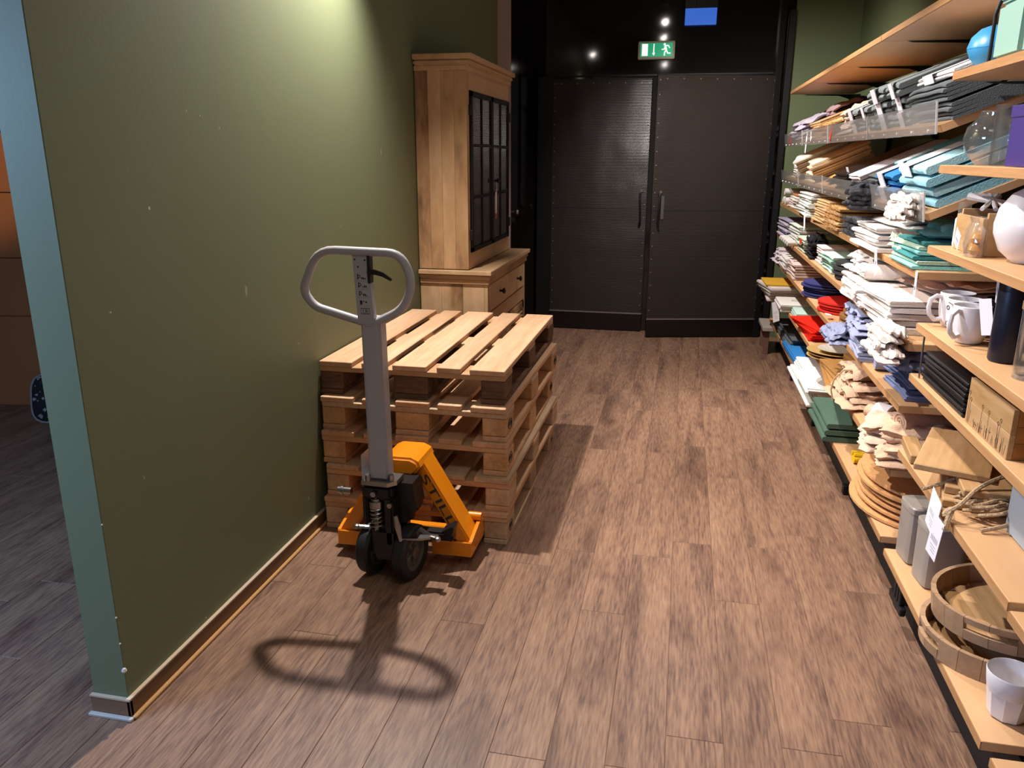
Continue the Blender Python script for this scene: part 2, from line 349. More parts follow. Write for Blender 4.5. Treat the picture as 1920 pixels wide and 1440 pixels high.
# exit sign
t = thing('exit_sign', 'white-framed green emergency exit sign with arrow and running figure above the black doors', 'sign', (-.31, YB - .02, 2.465))
ob('frame', box(nb(), -.155, .155, -.03, .018, -.072, .072, .006), mat('off-white sign frame', '#cfc6b4', .5), t)
SG = mat('lit green sign face', '#12a06a', .4, emit='#18b884', es=.55); SW = mat('lit white pictogram', '#ffffff', .4, emit='#ffffff', es=.85)
ob('panel', box(nb(), -.135, .135, -.034, -.03, -.052, .056), SG, t)
bm = nb(); box(bm, -.122, -.072, -.036, -.034, -.045, .05); ob('door_pictogram', bm, SW, t)
bm = nb(); box(bm, -.026, -.017, -.036, -.034, -.02, .05); prism(bm, [(-.034, -.022), (-.009, -.022), (-.0215, -.046)], XZ, -.036, -.034); ob('arrow', bm, SW, t)
bm = nb(); f = lambda pts, ww: tube(bm, [(a, -.036, b) for a, b in pts], ww, 6)
lathe(bm, [(0, -.003), (.0095, -.003), (.0095, .003), (0, .003)], 12, M=Matrix.Translation((.068, -.036, .044)) @ Matrix.Rotation(PI / 2, 4, 'X'))
f([(.072, .032), (.084, .0)], .0085); f([(.074, .033), (.10, .034), (.112, .014)], .005); f([(.072, .028), (.066, .004), (.045, .004)], .005)
f([(.084, 0), (.070, -.02), (.069, -.046)], .006); f([(.084, 0), (.096, -.026), (.12, -.027)], .006)
ob('running_figure', bm, SW, t)
# blue panel, self-lit, in place of a screen reflection
t = thing('screen_reflection', 'reflected blue hanging screen with dark housing, modelled as a glowing panel on glossy black wall', 'reflection', (.045, YB - .03, 2.655))
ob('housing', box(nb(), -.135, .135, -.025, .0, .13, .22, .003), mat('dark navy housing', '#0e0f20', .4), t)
bs = mat('mirrored blue screen', '#2b4fa8', .4, emit='#3c6fd8', es=.75)
ob('reflection_panel', box(nb(), -.13, .13, -.018, -.002, .0, .13, .002), bs, t)
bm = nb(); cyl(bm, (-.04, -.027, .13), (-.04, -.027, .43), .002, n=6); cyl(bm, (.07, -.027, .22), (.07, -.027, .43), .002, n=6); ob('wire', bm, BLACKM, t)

# ceiling spot lamps
LE = mat('lamp lens', '#ffffff', .3, emit='#fff4ea', es=60)
def slabel(i): return ['black ceiling spotlight above the pallet stack and left wall', 'black ceiling spotlight over the aisle, the middle one aimed at the shelving',
                       'black ceiling spotlight over the aisle nearest the black doors', 'black ceiling spotlight over the aisle nearest the photographer'][i]
for i, (p, tt, e, a, b) in enumerate(LAMPS):
    p = Vector(p); d = (Vector(tt) - p).normalized(); t = thing('spotlight', slabel(i), 'lamp', p, group=None)
    bm = nb(); u = -d; cyl(bm, u * .10, u * .02, .042, .045, 20); cyl(bm, u * .02, d * .03, .045, .05, 20); ob('housing', bm, BLACKM, t)
    bm = nb(); cyl(bm, u * .06, (0, 0, H - p.z), .008, n=8); cyl(bm, (0, 0, H - p.z - .03), (0, 0, H - p.z), .05, n=16); ob('mount', bm, BLACKM, t)
    q = d.to_track_quat('Z', 'Y').to_matrix().to_4x4()
    ob('lens', lathe(nb(), [(.034, 0), (.034, .012), (.026, .03), (.012, .040), (0, .043)], 18, M=Matrix.Translation(d * .031) @ q), LE, t)

# ------------------------------------------------------------------ pallets
def pallet(idx, label, loc, rz, md, mx, mb, mbot, mark=True):
    S = 1.03; t = thing('pallet', label, 'pallet', loc, (0, 0, rz), 'stacked euro pallets'); r2 = random.Random(idx)
    j = lambda a=.003: r2.uniform(-a, a)
    x = 0; ws = [.145, .10, .145, .10, .145]; gap = (.80 - sum(ws)) / 4
    for wv in ws:
        ob('deck_board', box(nb(), -wv * S / 2, wv * S / 2, 0, 1.2 * S, 0, .022 * S, .0025), md, t, ((x + wv / 2) * S + j(), j(), .122 * S), (0, 0, j(.003)), smooth=None); x += wv + gap
    for yy, wv in ((0, .145), (.5275, .145), (1.055, .145)):
        ob('cross_board', box(nb(), 0, .8 * S, 0, wv * S, 0, .022 * S, .002), mx, t, (j(.002), yy * S + .003, .1 * S), smooth=None)
    for bx, bw in ((0, .10), (.3275, .145), (.70, .10)):
        for k, yy in enumerate((0, .5275, 1.055)):
            ob('block', box(nb(), -bw * S / 2, bw * S / 2, 0, .145 * S, 0, .078 * S, .005), mb, t, ((bx + bw / 2) * S, yy * S + .005, .022 * S), (0, 0, j(.02)), smooth=None)
        ob('bottom_board', box(nb(), -bw * S / 2, bw * S / 2, 0, 1.2 * S, 0, .022 * S, .003), mbot, t, ((bx + bw / 2) * S, .002, 0), smooth=None)
    if mark:
        for yy, s in ((.055, 'EUR'), (1.13, 'EPAL')):
            bm = nb(); tube(bm, [(0, .033 * math.cos(a), .022 * math.sin(a)) for a in [2 * PI * k / 24 for k in range(24)]], .0016, 4, True)
            m_ = ob('brand_mark', bm, INK, t, (.8 * S + .001, (yy + .02) * S, .061 * S))
            obm('lettering', textmesh(s, .026), m_, (.0008, 0, 0), (PI / 2, 0, PI / 2))
    return t
ph = .144 * 1.03
pallet(1, 'worn pale pallet at the bottom of the stack with the truck forks in it', (-1.475, 3.00, 0), 0, PALD, PALX, GREYP, GREYP)
pallet(2, 'pale pallet second from the bottom of the stack', (-1.470, 3.02, ph), R(-.6), GREYP, PALX, GREYP, PALD, False)
pallet(3, 'reddish pine pallet in the middle of the stack', (-1.485, 3.035, 2 * ph), R(.2), PALD, PALX, PALB, PALX)
pallet(4, 'light pallet second from the top, clean yellowish blocks and a stained middle', (-1.49, 3.06, 3 * ph), R(-.9), PALD, GREYP, PALB, PALD)
pallet(5, 'topmost pallet with dark brown weathered blocks under light deck boards', (-1.505, 3.095, 4 * ph), R(-.2), PALD, PALX, DARKB, DARKB, False)

# ------------------------------------------------------------------ pallet truck
TX = -1.035
t = thing('pallet_truck', 'orange hand pallet truck with grey loop handle in front of the pallets', 'pallet truck', (TX, 2.80, 0)); tr = t
W = dict(w=True)
y0 = 2.635
def rounded(pts, r, n=5):
    out = []; m = len(pts)
    for i in range(m):
        p0, p1, p2 = Vector(pts[i - 1]), Vector(pts[i]), Vector(pts[(i + 1) % m]); a = (p0 - p1); b = (p2 - p1); k = min(r, a.length * .45, b.length * .45)
        s, e = p1 + a.normalized() * k, p1 + b.normalized() * k
        for q in range(n + 1): tt = q / n; out.append((s * (1 - tt) ** 2 + p1 * 2 * tt * (1 - tt) + e * tt ** 2))
    return out
loop = [(-1.095, y0, 1.022), (-1.065, y0, 1.015), (-.945, y0, 1.075), (-.905, y0 - .005, 1.17), (-.945, y0 - .01, 1.272), (-1.255, y0 - .01, 1.278), (-1.322, y0 - .005, 1.13), (-1.285, y0, 1.072), ]
ob('handle', tube(nb(), rounded(loop, .07, 5), .0155, 12, True), GREYP2, t, w=True)
bm = nb(); prism(bm, [(-1.122, 1.27), (-1.066, 1.27), (-1.050, 1.02), (-1.112, 1.02)], XZ, y0 - .016, y0 + .012); ob('upper_plate', bm, GREYP2, t, w=True)
pl8 = bpy.data.objects['upper_plate']
bm = nb(); prism(bm, [(-1.106, 1.04), (-1.032, 1.04), (-1.025, .42), (-1.102, .42)], XZ, y0 - .012, y0 + .055)
bmesh.ops.bevel(bm, geom=bm.edges[:], offset=.008, segments=2, affect='EDGES'); ob('column', bm, GREYP2, t, w=True)
for k, zz in enumerate((1.187, 1.158, 1.128, 1.098, 1.066)):
    lb = ob('sticker', box(nb(), -1.111 + k * .002, -1.067 + k * .002, y0 - .0172, y0 - .016, zz - .0115, zz + .0115), mat('grey sticker', '#b0abb0', .5), t, w=True)
    bm = nb(); s = -1.106 + k * .002; yq = y0 - .0178; r3 = random.Random(k)
    if k < 3:  # a D-shaped operator pictogram and a dark distance mark
        box(bm, s, s + .003, yq, yq + .0006, zz - .009, zz + .009); tube(bm, [(s + .002, yq, zz + .008), (s + .010, yq, zz + .005), (s + .011, yq, zz - .001), (s + .002, yq, zz - .005)], .0012, 4)
        for q in range(3): box(bm, s + .015 + q * .006, s + .019 + q * .006, yq, yq + .0006, zz - .008, zz - .004 + r3.uniform(-.002, .004))
    elif k == 3:
        box(bm, s, s + .008, yq, yq + .0006, zz - .009, zz + .006); box(bm, s + .011, s + .016, yq, yq + .0006, zz + .001, zz + .004); box(bm, s + .02, s + .025, yq, yq + .0006, zz - .003, zz + .003)
    else:
        tube(bm, [(s, yq, zz - .009), (s + .032, yq, zz - .009), (s + .032, yq, zz + .009), (s, yq, zz + .009)], .0009, 4, True)
        tx = obm('lettering', textmesh('1.5t', .014, .0004), t, (s + .016 - TX, yq - .0004 - 2.80, zz), (PI / 2, 0, 0))
    ob('pictogram', bm, INK, lb)
for (xx, zz) in ((-1.113, 1.248), (-1.076, 1.246), (-1.102, 1.222)): ob('rivet', cyl(nb(), (xx, y0 - .018, zz), (xx, y0 - .015, zz), .003, n=8), INK, t, w=True)
bm = nb(); box(bm, -1.068, -1.056, y0 - .02, y0 + .01, 1.165, 1.262, .002); tube(bm, [(-1.062, y0 - .022, 1.205), (-1.035, y0 - .03, 1.207), (-1.005, y0 - .034, 1.200), (-.972, y0 - .036, 1.182)], [.009, .0095, .008, .005], 8)
ob('control_lever', bm, mat('black plastic', '#121212', .45), t, w=True)
# socket plate, bolts, steering head, spring, pump
bm = nb(); prism(bm, [(-1.125, 2.60), (-1.02, 2.595), (-.992, 2.625), (-.992, 2.70), (-1.125, 2.70)], XY, .405, .422); ob('socket_plate', bm, STEEL, t, w=True)
bm = nb(); prism(bm, [(-1.125, .42), (-1.125, .52), (-1.118, .42)], XZ, 2.61, 2.70); ob('socket_cheek', bm, GREYP2, t, w=True)
for (xx, yy) in ((-1.015, 2.625), (-1.10, 2.608)): ob('bolt', cyl(nb(), (xx, yy, .42), (xx, yy, .445), .011, n=6), STEEL, t, w=True)
bm = nb(); box(bm, -1.128, -1.008, 2.60, 2.72, .345, .405, .012); box(bm, -1.125, -1.105, 2.60, 2.64, .24, .36, .006); box(bm, -1.04, -1.005, 2.60, 2.68, .16, .36, .008)
cyl(bm, (-1.075, 2.70, .12), (-1.075, 2.70, .40), .045, n=20); cyl(bm, (-1.0, 2.74, .22), (-.99, 2.74, .38), .032, n=14); box(bm, -1.04, -.94, 2.69, 2.78, .26, .385, .012); box(bm, -1.10, -.985, 2.60, 2.76, .09, .235, .02); prism(bm, [(-1.12, .235), (-.975, .235), (-.93, .30), (-.945, .40), (-1.12, .40)], XZ, 2.66, 2.76)
ob('pump_body', bm, mat('black oily casting', '#101011', .35), t, w=True); pb_ = bpy.data.objects['pump_body']
for (a, c, r) in (((-1.075, 2.597, .375), (-1.075, 2.585, .375), .011), ((-1.012, 2.597, .335), (-1.012, 2.585, .335), .010), ((-.945, 2.69, .33), (-.945, 2.68, .33), .006), ((-.955, 2.69, .285), (-.955, 2.68, .285), .006)): ob('bolt', cyl(nb(), a, c, r, n=8), STEEL, t, w=True)
bm = nb(); tube(bm, [(-1.077 + .026 * math.cos(a), 2.622 + .026 * math.sin(a), .225 + a / (2 * PI) * .017) for a in [k * PI / 8 for k in range(0, 16 * 5 + 1)]], .0045, 6); ob('spring', bm, STEEL, t, w=True)
bm = nb(); cyl(bm, (-1.077, 2.622, .21), (-1.077, 2.622, .36), .012, n=12); cyl(bm, (-1.077, 2.622, .312), (-1.077, 2.622, .338), .030, n=20); cyl(bm, (-1.077, 2.622, .338), (-1.077, 2.622, .348), .022, n=20); ob('piston', bm, STEEL, t, w=True)
bm = nb(); tube(bm, [(-.995, 2.60, .29), (-.985, 2.595, .25), (-.975, 2.595, .19)], [.008, .012, .006], 8); ob('release_lever', bm, STEEL, t, w=True)
bm = nb(); prism(bm, [(-.975, 2.60), (-.90, 2.66), (-.845, 2.66), (-.845, 2.645), (-.90, 2.615)], XY, .190, .198); prism(bm, [(-.94, .196), (-.915, .225), (-.87, .196)], XZ, 2.655, 2.659); ob('steering_arm', bm, STEEL, t, w=True)
bm = nb(); lathe(bm, [(0, -.013), (.011, -.007), (.013, 0), (.011, .007), (0, .013)], 12, (-.84, 2.63, .195)); cyl(bm, (-.87, 2.64, .195), (-.84, 2.63, .195), .008, n=8); ob('pivot_ball', bm, STEEL, t, w=True)
bm = nb(); lathe(bm, [(0, -.013), (.011, -.007), (.013, 0), (.011, .007), (0, .013)], 12, (-1.165, 2.63, .215)); cyl(bm, (-1.165, 2.63, .215), (-1.12, 2.64, .21), .009, n=8); ob('pivot_ball', bm, STEEL, t, w=True)
bm = nb(); box(bm, -1.0, -.80, 2.70, 2.75, .15, .185, .006); prism(bm, [(-.84, .20), (-.80, .225), (-.79, .22), (-.80, .18)], XZ, 2.68, 2.74); ob('linkage_bar', bm, BLACKM, t, w=True)
# steered wheels
def wheel(cx, cy, rz):
    q = Matrix.Translation((cx, cy, .109)) @ Matrix.Rotation(rz, 4, 'Z') @ Matrix.Rotation(PI / 2, 4, 'Y') @ Matrix.Scale(1.09, 4)
    ty = ob('wheel', lathe(nb(), [(.068, -.024), (.092, -.025), (.099, -.018), (.1, 0), (.099, .018), (.092, .025), (.068, .024), (.068, -.024)], 40, M=q), RUBBER, t, w=True)
    bm = nb(); lathe(bm, [(.068, -.018), (.068, .021), (.060, .021), (.056, .01), (.024, .008), (.024, .024), (.014, .026), (0, .026)], 32, M=q)
    for k in range(5):
        a = 2 * PI * k / 5; box(bm, .02, .06, -.007, .007, .006, .016, .002, q @ Matrix.Rotation(a, 4, 'Z'))
    ob('hub', bm, HUB, ty)
wheel(-1.120, 2.690, R(-10)); wheel(-.966, 2.672, R(-10))
bm = nb(); cyl(bm, (-1.11, 2.69, .1), (-1.0, 2.68, .1), .016, n=12); box(bm, -1.09, -1.03, 2.66, 2.71, .09, .16, .006); ob('axle', bm, BLACKM, t, w=True)
# orange body
def leg(x0, z0, x1, z1, name):
    d = Vector((x1 - x0, z1 - z0)).normalized(); n = Vector((-d.y, d.x)) * .027; bm = nb()
    prism(bm, [(x0 + n.x, z0 + n.y), (x1 + n.x, z1 + n.y), (x1 - n.x, z1 - n.y), (x0 - n.x, z0 - n.y)], XZ, 2.80, 2.93)
    bmesh.ops.bevel(bm, geom=bm.edges[:], offset=.006, segments=2, affect='EDGES'); return ob(name, bm, ORANGE, t, w=True)
rl = leg(-.975, .425, -.775, .085, 'body_leg'); leg(-1.095, .425, -1.295, .085, 'body_leg')
ang = math.atan2(-.34, .20)
tm = obm('lettering', textmesh('STILL', .062, .0006, mat('dark grey lettering', '#3b3638', .5)), t, (-.880 - TX, 2.7985 - 2.80, .262), (0, 0, 0))
tm.matrix_local = Matrix.Translation((-.888 - TX, -.0015, .276)) @ Matrix.Rotation(-ang, 4, 'Y') @ Matrix.Rotation(PI / 2, 4, 'X') @ Matrix.Scale(1.72, 4, (1, 0, 0)) @ Matrix.Scale(.72, 4, (0, 1, 0))
bm = nb(); prism(bm, [(-1.125, .395), (-1.10, .45), (-1.075, .462), (-.985, .462), (-.955, .448), (-.945, .425), (-.965, .40), (-1.01, .385), (-1.045, .355), (-1.06, .31), (-1.075, .36)], XZ, 2.755, 2.95)
bmesh.ops.bevel(bm, geom=[e for e in bm.edges if abs(e.verts[0].co.y - e.verts[1].co.y) < .001], offset=.01, segments=3, affect='EDGES'); ob('body_hood', bm, ORANGE, t, w=True)
for x0, x1, nm in ((-1.32, -1.155, 'front_plate'), (-.915, -.75, 'front_plate')):
    ob(nm, box(nb(), x0, x1, 2.785, 2.795, .045, .108, .002), ORANGE, t, w=True)
bm = nb(); prism(bm, [(2.79, .05), (2.79, .11), (2.92, .14), (2.98, .13), (2.98, .05)], YZ, -.762, -.748); ob('side_plate', bm, ORANGE, t, w=True)
bm = nb(); prism(bm, [(2.79, .05), (2.79, .11), (2.92, .14), (2.98, .13), (2.98, .05)], YZ, -1.322, -1.308); ob('side_plate', bm, ORANGE, t, w=True)
for x0, x1 in ((-1.32, -1.165), (-.905, -.75)): ob('fork', box(nb(), x0, x1, 2.93, 3.95, .05, .086, .008), ORANGE, t, w=True)
bm = nb(); box(bm, -1.30, -.77, 2.90, 2.94, .055, .11, .004); ob('cross_member', bm, ORANGE, t, w=True)
bm = nb(); cyl(bm, (-.80, 2.94, .155), (-.745, 2.94, .155), .018, n=14); ob('pivot_pin', bm, ORANGE, t, w=True)
bm = nb(); cyl(bm, (-1.36, 2.90, .235), (-1.30, 2.90, .235), .016, n=14); cyl(bm, (-1.345, 2.90, .235), (-1.335, 2.90, .235), .020, n=14); ob('pivot_pin', bm, STEEL, t, w=True, label='grey steel pin')

# ------------------------------------------------------------------ display cabinet
CY0, CY1 = 4.50, 5.60; cb = thing('display_cabinet', 'tall light wood display cabinet with black framed glass doors behind the pallets', 'cabinet', (-1.34, 5.0, 0))
XB, XU, XD = XL + .005, -1.205, -1.095
for k in range(4):
    x0 = XB + k * (XU - XB) / 4; ob('side_board', box(nb(), x0, x0 + (XU - XB) / 4 - .0008, CY0, CY0 + .02, .955, 2.06, .0008), CAB, cb, w=True, smooth=None)
ob('side_panel', box(nb(), XB, XU, CY1 - .02, CY1, .955, 2.06), CAB, cb, w=True)
ob('back_panel', box(nb(), XB, XB + .012, CY0 + .02, CY1 - .02, .955, 2.06), CAB, cb, w=True)
ob('top_panel', box(nb(), XB, XU, CY0 + .02, CY1 - .02, 2.03, 2.06), CABH, cb, w=True)
for a, b in ((CY0 + .02, CY0 + .045), (CY1 - .045, CY1 - .02)): ob('stile', box(nb(), XU - .02, XU, a, b, .955, 2.03), CAB, cb, w=True)
ob('rail', box(nb(), XU - .02, XU, CY0 + .045, CY1 - .045, 1.945, 2.03), CABH, cb, w=True); ob('rail', box(nb(), XU - .02, XU, CY0 + .045, CY1 - .045, .955, 1.045), CABH, cb, w=True)
bm = nb(); box(bm, XB - .0, XU + .012, CY0 - .012, CY1 + .012, 2.045, 2.07, .003); box(bm, XB, XU + .022, CY0 - .022, CY1 + .022, 2.07, 2.10, .008); box(bm, XB, XU + .036, CY0 - .036, CY1 + .036, 2.10, 2.128, .003); ob('cornice', bm, CABH, cb, w=True)
for zz in (1.32, 1.64): ob('shelf', box(nb(), XB + .012, XU - .03, CY0 + .02, CY1 - .02, zz, zz + .02), CABH, cb, w=True)
def gdoor(ya, yb, knob_y):
    za, zb = 1.05, 1.94; dd = ob('glass_door', box(box(box(box(nb(), XU - .004, XU + .014, ya, ya + .024, za, zb), XU - .004, XU + .014, yb - .024, yb, za, zb), XU - .004, XU + .014, ya, yb, za, za + .026), XU - .004, XU + .014, ya, yb, zb - .026, zb), BLKFRAME, cb, w=True)
    ym = (ya + yb) / 2; zs = [za + .026, za + .31, za + .60, zb - .026]
    for q in (1, 2): ob('glazing_bar', box(nb(), XU, XU + .012, ya + .02, yb - .02, zs[q] - .009, zs[q] + .009), BLKFRAME, dd)
    ob('glazing_bar', box(nb(), XU, XU + .012, ym - .008, ym + .008, za + .02, zb - .02), BLKFRAME, dd)
    for q in range(3):
        for a, b in ((ya + .024, ym - .008), (ym + .008, yb - .024)): ob('pane', box(nb(), XU + .003, XU + .006, a, b, zs[q] + .002, zs[q + 1] - .002), DGLASS, dd, smooth=None)
    if knob_y: ob('knob', lathe(nb(), [(0, 0), (.007, 0), (.006, .014), (.014, .02), (.015, .028), (0, .034)], 14, M=Matrix.Translation((XU + .014, knob_y, 1.44)) @ Matrix.Rotation(PI / 2, 4, 'Y')), BLKFRAME, dd)
    return dd
ym = 5.06
gdoor(4.555, ym - .003, None); gdoor(ym + .003, 5.55, ym + .05)
for zz in (1.15, 1.84): ob('hinge', box(nb(), XU, XU + .018, 5.55, 5.575, zz - .03, zz + .03, .002), BLKFRAME, cb, w=True)
for zz in (1.15, 1.84): ob('hinge', box(nb(), XU, XU + .018, 4.53, 4.555, zz - .03, zz + .03, .002), BLKFRAME, cb, w=True)
bm = nb(); tube(bm, [(XU + .03, ym + .05, 1.43), (XU + .024, ym + .045, 1.36)], .001, 4); tube(bm, [(XU + .03, ym + .05, 1.43), (XU + .026, ym + .055, 1.36)], .001, 4); pt = ob('tag_string', bm, PAPER, cb, w=True)
tg = ob('price_tag', box(nb(), XU + .022, XU + .024, ym + .03, ym + .07, 1.21, 1.37), PAPER, cb, w=True)
ob('red_stripe', box(nb(), XU + .0215, XU + .0245, ym + .029, ym + .071, 1.205, 1.235), mat('red tag print', '#b8564c', .6), tg)
for yy in (4.70, 4.80): ob('sticker', box(nb(), XU - .001, XU + .001, yy, yy + .035, 1.845, 1.89), PAPER, cb, w=True)
# lower part
for k in range(3):
    x0 = XB + k * (XD - .0205 - XB) / 3; ob('side_board', box(nb(), x0, x0 + (XD - .0205 - XB) / 3 - .0008, CY0 + .01, CY0 + .03, .02, .87, .0008), CAB, cb, w=True, smooth=None)
LY1 = 5.66
ob('side_panel', box(nb(), XB, XD, LY1 - .02, LY1, .02, .87), CAB, cb, w=True); ob('back_panel', box(nb(), XB, XB + .012, CY0 + .03, LY1 - .02, .02, .87), CAB, cb, w=True)
ob('worktop', box(nb(), XB, XD + .03, CY0 - .03, LY1 + .03, .925, .95, .003), CABH, cb, w=True)
bm = nb(); box(bm, XB, XD + .018, CY0 - .012, LY1 + .012, .895, .925, .006); box(bm, XB, XD + .01, CY0 - .002, LY1 + .004, .868, .895, .003); ob('moulding', bm, CABX, cb, w=True)
for a, b in ((CY0 + .01, CY0 + .05), (LY1 - .05, LY1)): ob('stile', box(nb(), XD - .02, XD, a, b, .02, .87), CAB, cb, w=True)
ob('rail', box(nb(), XD - .02, XD - .002, CY0 + .05, LY1 - .05, .60, .69), CABH, cb, w=True); ob('rail', box(nb(), XD - .02, XD - .002, CY0 + .05, LY1 - .05, .02, .10), CABH, cb, w=True)
for a, b in ((4.552, 5.08), (5.085, 5.60)):
    dw = ob('drawer', box(nb(), XD - .018, XD + .004, a, b, .70, .86, .003), CABH, cb, w=True)
    ob('knob', lathe(nb(), [(0, 0), (.008, 0), (.007, .016), (.017, .022), (.018, .031), (0, .038)], 14, M=Matrix.Translation((XD + .004, (a + b) / 2, .785)) @ Matrix.Rotation(PI / 2, 4, 'Y')), BLKFRAME, dw)
for a, b in ((4.56, 5.08), (5.09, 5.60)):
    dd = ob('louvred_door', box(box(box(box(nb(), XD - .018, XD + .004, a, a + .05, .11, .59, .002), XD - .018, XD + .004, b - .05, b, .11, .59, .002), XD - .018, XD + .004, a, b, .54, .59, .002), XD - .018, XD + .004, a, b, .11, .16, .002), CAB, cb, w=True)
    for k in range(14):
        zz = .165 + k * .027; ob('slat', box(nb(), -.004, .004, a + .05, b - .05, -.015, .015, 0, Matrix.Translation((XD - .006, 0, zz + .01)) @ Matrix.Rotation(R(-35), 4, 'Y')), CABH, dd, smooth=None)

# ------------------------------------------------------------------ left room behind the wall
for k, (z0, z1, dx, lb) in enumerate(((.0, .60, 0, 'large brown cardboard box at the bottom of the stack behind the wall'), (.60, .97, .02, 'brown cardboard box second from the bottom behind the wall'),
                                      (.97, 1.37, -.01, 'brown cardboard box second from the top of the stack behind the wall'), (1.37, 1.72, .03, 'topmost brown cardboard box of the stack behind the wall'))):
    b = thing('cardboard_box', lb, 'box', (-4.5 + dx, 4.6, z0), (0, 0, R(10)), 'cardboard boxes in the side room')
    ob('body', box(nb(), -.9, .9, -.4, .4, 0, z1 - z0 - .003, .004), CARD, b)
    ob('flap_seam', box(nb(), -.902, .902, -.003, .003, .001, z1 - z0 - .001), mat('brown packing tape', '#8a5a35', .4), b)
def pat():
    m = mat('black and white cross print', '#d9d4d0', .9); N = m.node_tree.nodes; L = m.node_tree.links
    tc = N.new('ShaderNodeTexCoord'); ck = N.new('ShaderNodeTexChecker'); ck.inputs['Scale'].default_value = 26; ck.inputs[1].default_value = lin('#1d1b1c'); ck.inputs[2].default_value = lin('#cfcbc8')
    v = N.new('ShaderNodeTexVoronoi'); v.distance = 'MANHATTAN'; v.inputs['Scale'].default_value = 22; L.new(tc.outputs['Object'], v.inputs['Vector'])
    r = N.new('ShaderNodeMath'); r.operation = 'GREATER_THAN'; r.inputs[1].default_value = .48; L.new(v.outputs['Distance'], r.inputs[0])
    x = N.new('ShaderNodeMix'); x.data_type = 'RGBA'; x.inputs[6].default_value = lin('#8d8886'); x.inputs[7].default_value = lin('#151314'); L.new(r.outputs[0], x.inputs[0]); L.new(x.outputs[2], N['Principled BSDF'].inputs['Base Color']); return m
bm = nb(); lathe(bm, [(0, -.055), (.09, -.05), (.14, -.02), (.15, 0), (.14, .02), (.09, .05), (0, .055)], 28, sq=4)
c = thing('cushion', 'black and white patterned cushion leaning on the cardboard boxes', 'cushion', (-3.70, 4.02, .155), (R(70), 0, R(25)))
ob('cover', bm, pat(), c)
bm = nb(); tube(bm, [(  .151 * a, .151 * b, 0) for a, b in [(math.cos(q) * (abs(math.cos(q)) ** 4 + abs(math.sin(q)) ** 4) ** -.25, math.sin(q) * (abs(math.cos(q)) ** 4 + abs(math.sin(q)) ** 4) ** -.25) for q in [2 * PI * k / 32 for k in range(32)]]], .008, 6, True); ob('piping', bm, cloth('grey piping', '#8b8784'), c)
#ITEMS#
# ------------------------------------------------------------------ wall shelving
struct('shade_board_right', box(nb(), .872, .885, .8, 7.02, 0, .205, .001), mat('black shade board', '#100e0d', .7))  # black board added to deepen the shade under the lowest shelves
BAYS = [(5.985, 7.02), (4.935, 5.98), (3.885, 4.93), (2.865, 3.88)]
BN = ['farthest bay by the black doors', 'second bay from the black doors', 'third bay from the black doors', 'fourth bay from the black doors']
LEV = [(.265, 'lowest level'), (.525, 'second level up'), (.765, 'third level up'), (.985, 'fourth level up'), (1.23, 'fifth level up'), (2.09, 'top level')]
XF, XK, TH = .775, 1.25, .026
def shelf(y0, y1, z, label, xf=XF, tilt=0, depth=None, parent=None):
    dd = depth or (XK - XF)
    t = thing('shelf_board', label, 'shelf', (xf, (y0 + y1) / 2, z), (0, -tilt, 0), 'beech shelf boards of the wall shelving')
    hw = (y1 - y0) / 2
    ob('panel', box(nb(), 0.002, dd, -hw, hw, -TH, 0, .0012), SHELF, t, smooth=None)
    ob('front_edge', box(nb(), -.001, .0022, -hw, hw, -TH + .0015, -.0015), PLY, t, smooth=None)
    return t
for i, (a, b) in enumerate(BAYS):
    for z, n in LEV: shelf(a, b, z, 'beech shelf board, %s, in the %s' % (n, BN[i]), XF)
T2, T3 = R(22), R(24); Z2, Z3 = 1.695, 1.42
SCREW = mat('bright screw head', '#d8d2cc', .3, metal=.6)
def lip(y0, y1, z, tilt, label):
    t = thing('shelf_guard', label, 'shelf guard', (XF - .004, (y0 + y1) / 2, z - .028), (0, 0, 0), 'clear acrylic guards on the sloping shelves'); hw = (y1 - y0) / 2 - .004
    ob('panel', box(nb(), -.003, 0, -hw, hw, 0, .095, .0008, Matrix.Rotation(-R(6), 4, 'Y')), ACRYL, t, smooth=None)
    ob('end_edge', box(nb(), -.0045, .001, -hw - .002, -hw + .002, 0, .10, 0, Matrix.Rotation(-R(6), 4, 'Y')), mat('bright acrylic edge', '#c9c6c6', .2), t)
    for k in range(5):
        y = -hw + .09 + k * (2 * hw - .18) / 4; ob('screw', lathe(nb(), [(.005, 0), (.004, .003), (0, .004)], 8, M=Matrix.Translation((-.003, y, .012)) @ Matrix.Rotation(-PI / 2, 4, 'Y')), SCREW, t)
for i, (a, b) in enumerate(BAYS):
    shelf(a, b, Z2, 'sloping beech shelf, upper one, in the %s' % BN[i], tilt=T2, depth=.42); shelf(a, b, Z3, 'sloping beech shelf, lower one, in the %s' % BN[i], tilt=T3, depth=.42)
    lip(a, b, Z2, T2, 'clear acrylic guard of upper sloping shelf, %s' % BN[i]); lip(a, b, Z3, T3, 'clear acrylic guard of lower sloping shelf, %s' % BN[i])
NZ = [(.25, 'lowest level'), (.628, 'second level up'), (.90, 'third level up'), (1.072, 'fourth level up'), (1.325, 'fifth level up'), (1.573, 'sixth level up'), (1.845, 'seventh level up')]
for z, n in NZ: shelf(1.80, 2.80, z, 'beech shelf board of the nearest bay, %s' % n)
for z, n in ((.255, 'lowest level'), (.612, 'second level up')): shelf(.8, 1.74 if z < .3 else 1.79, z, 'beech shelf board cut by the frame at right, %s' % n)
UP = [(7.03, 'at the black doors'), (5.98, 'first from the black doors'), (4.93, 'second from the black doors'), (3.88, 'third from the black doors'), (2.835, 'where the two shelf runs meet'), (1.80, 'at the near end')]
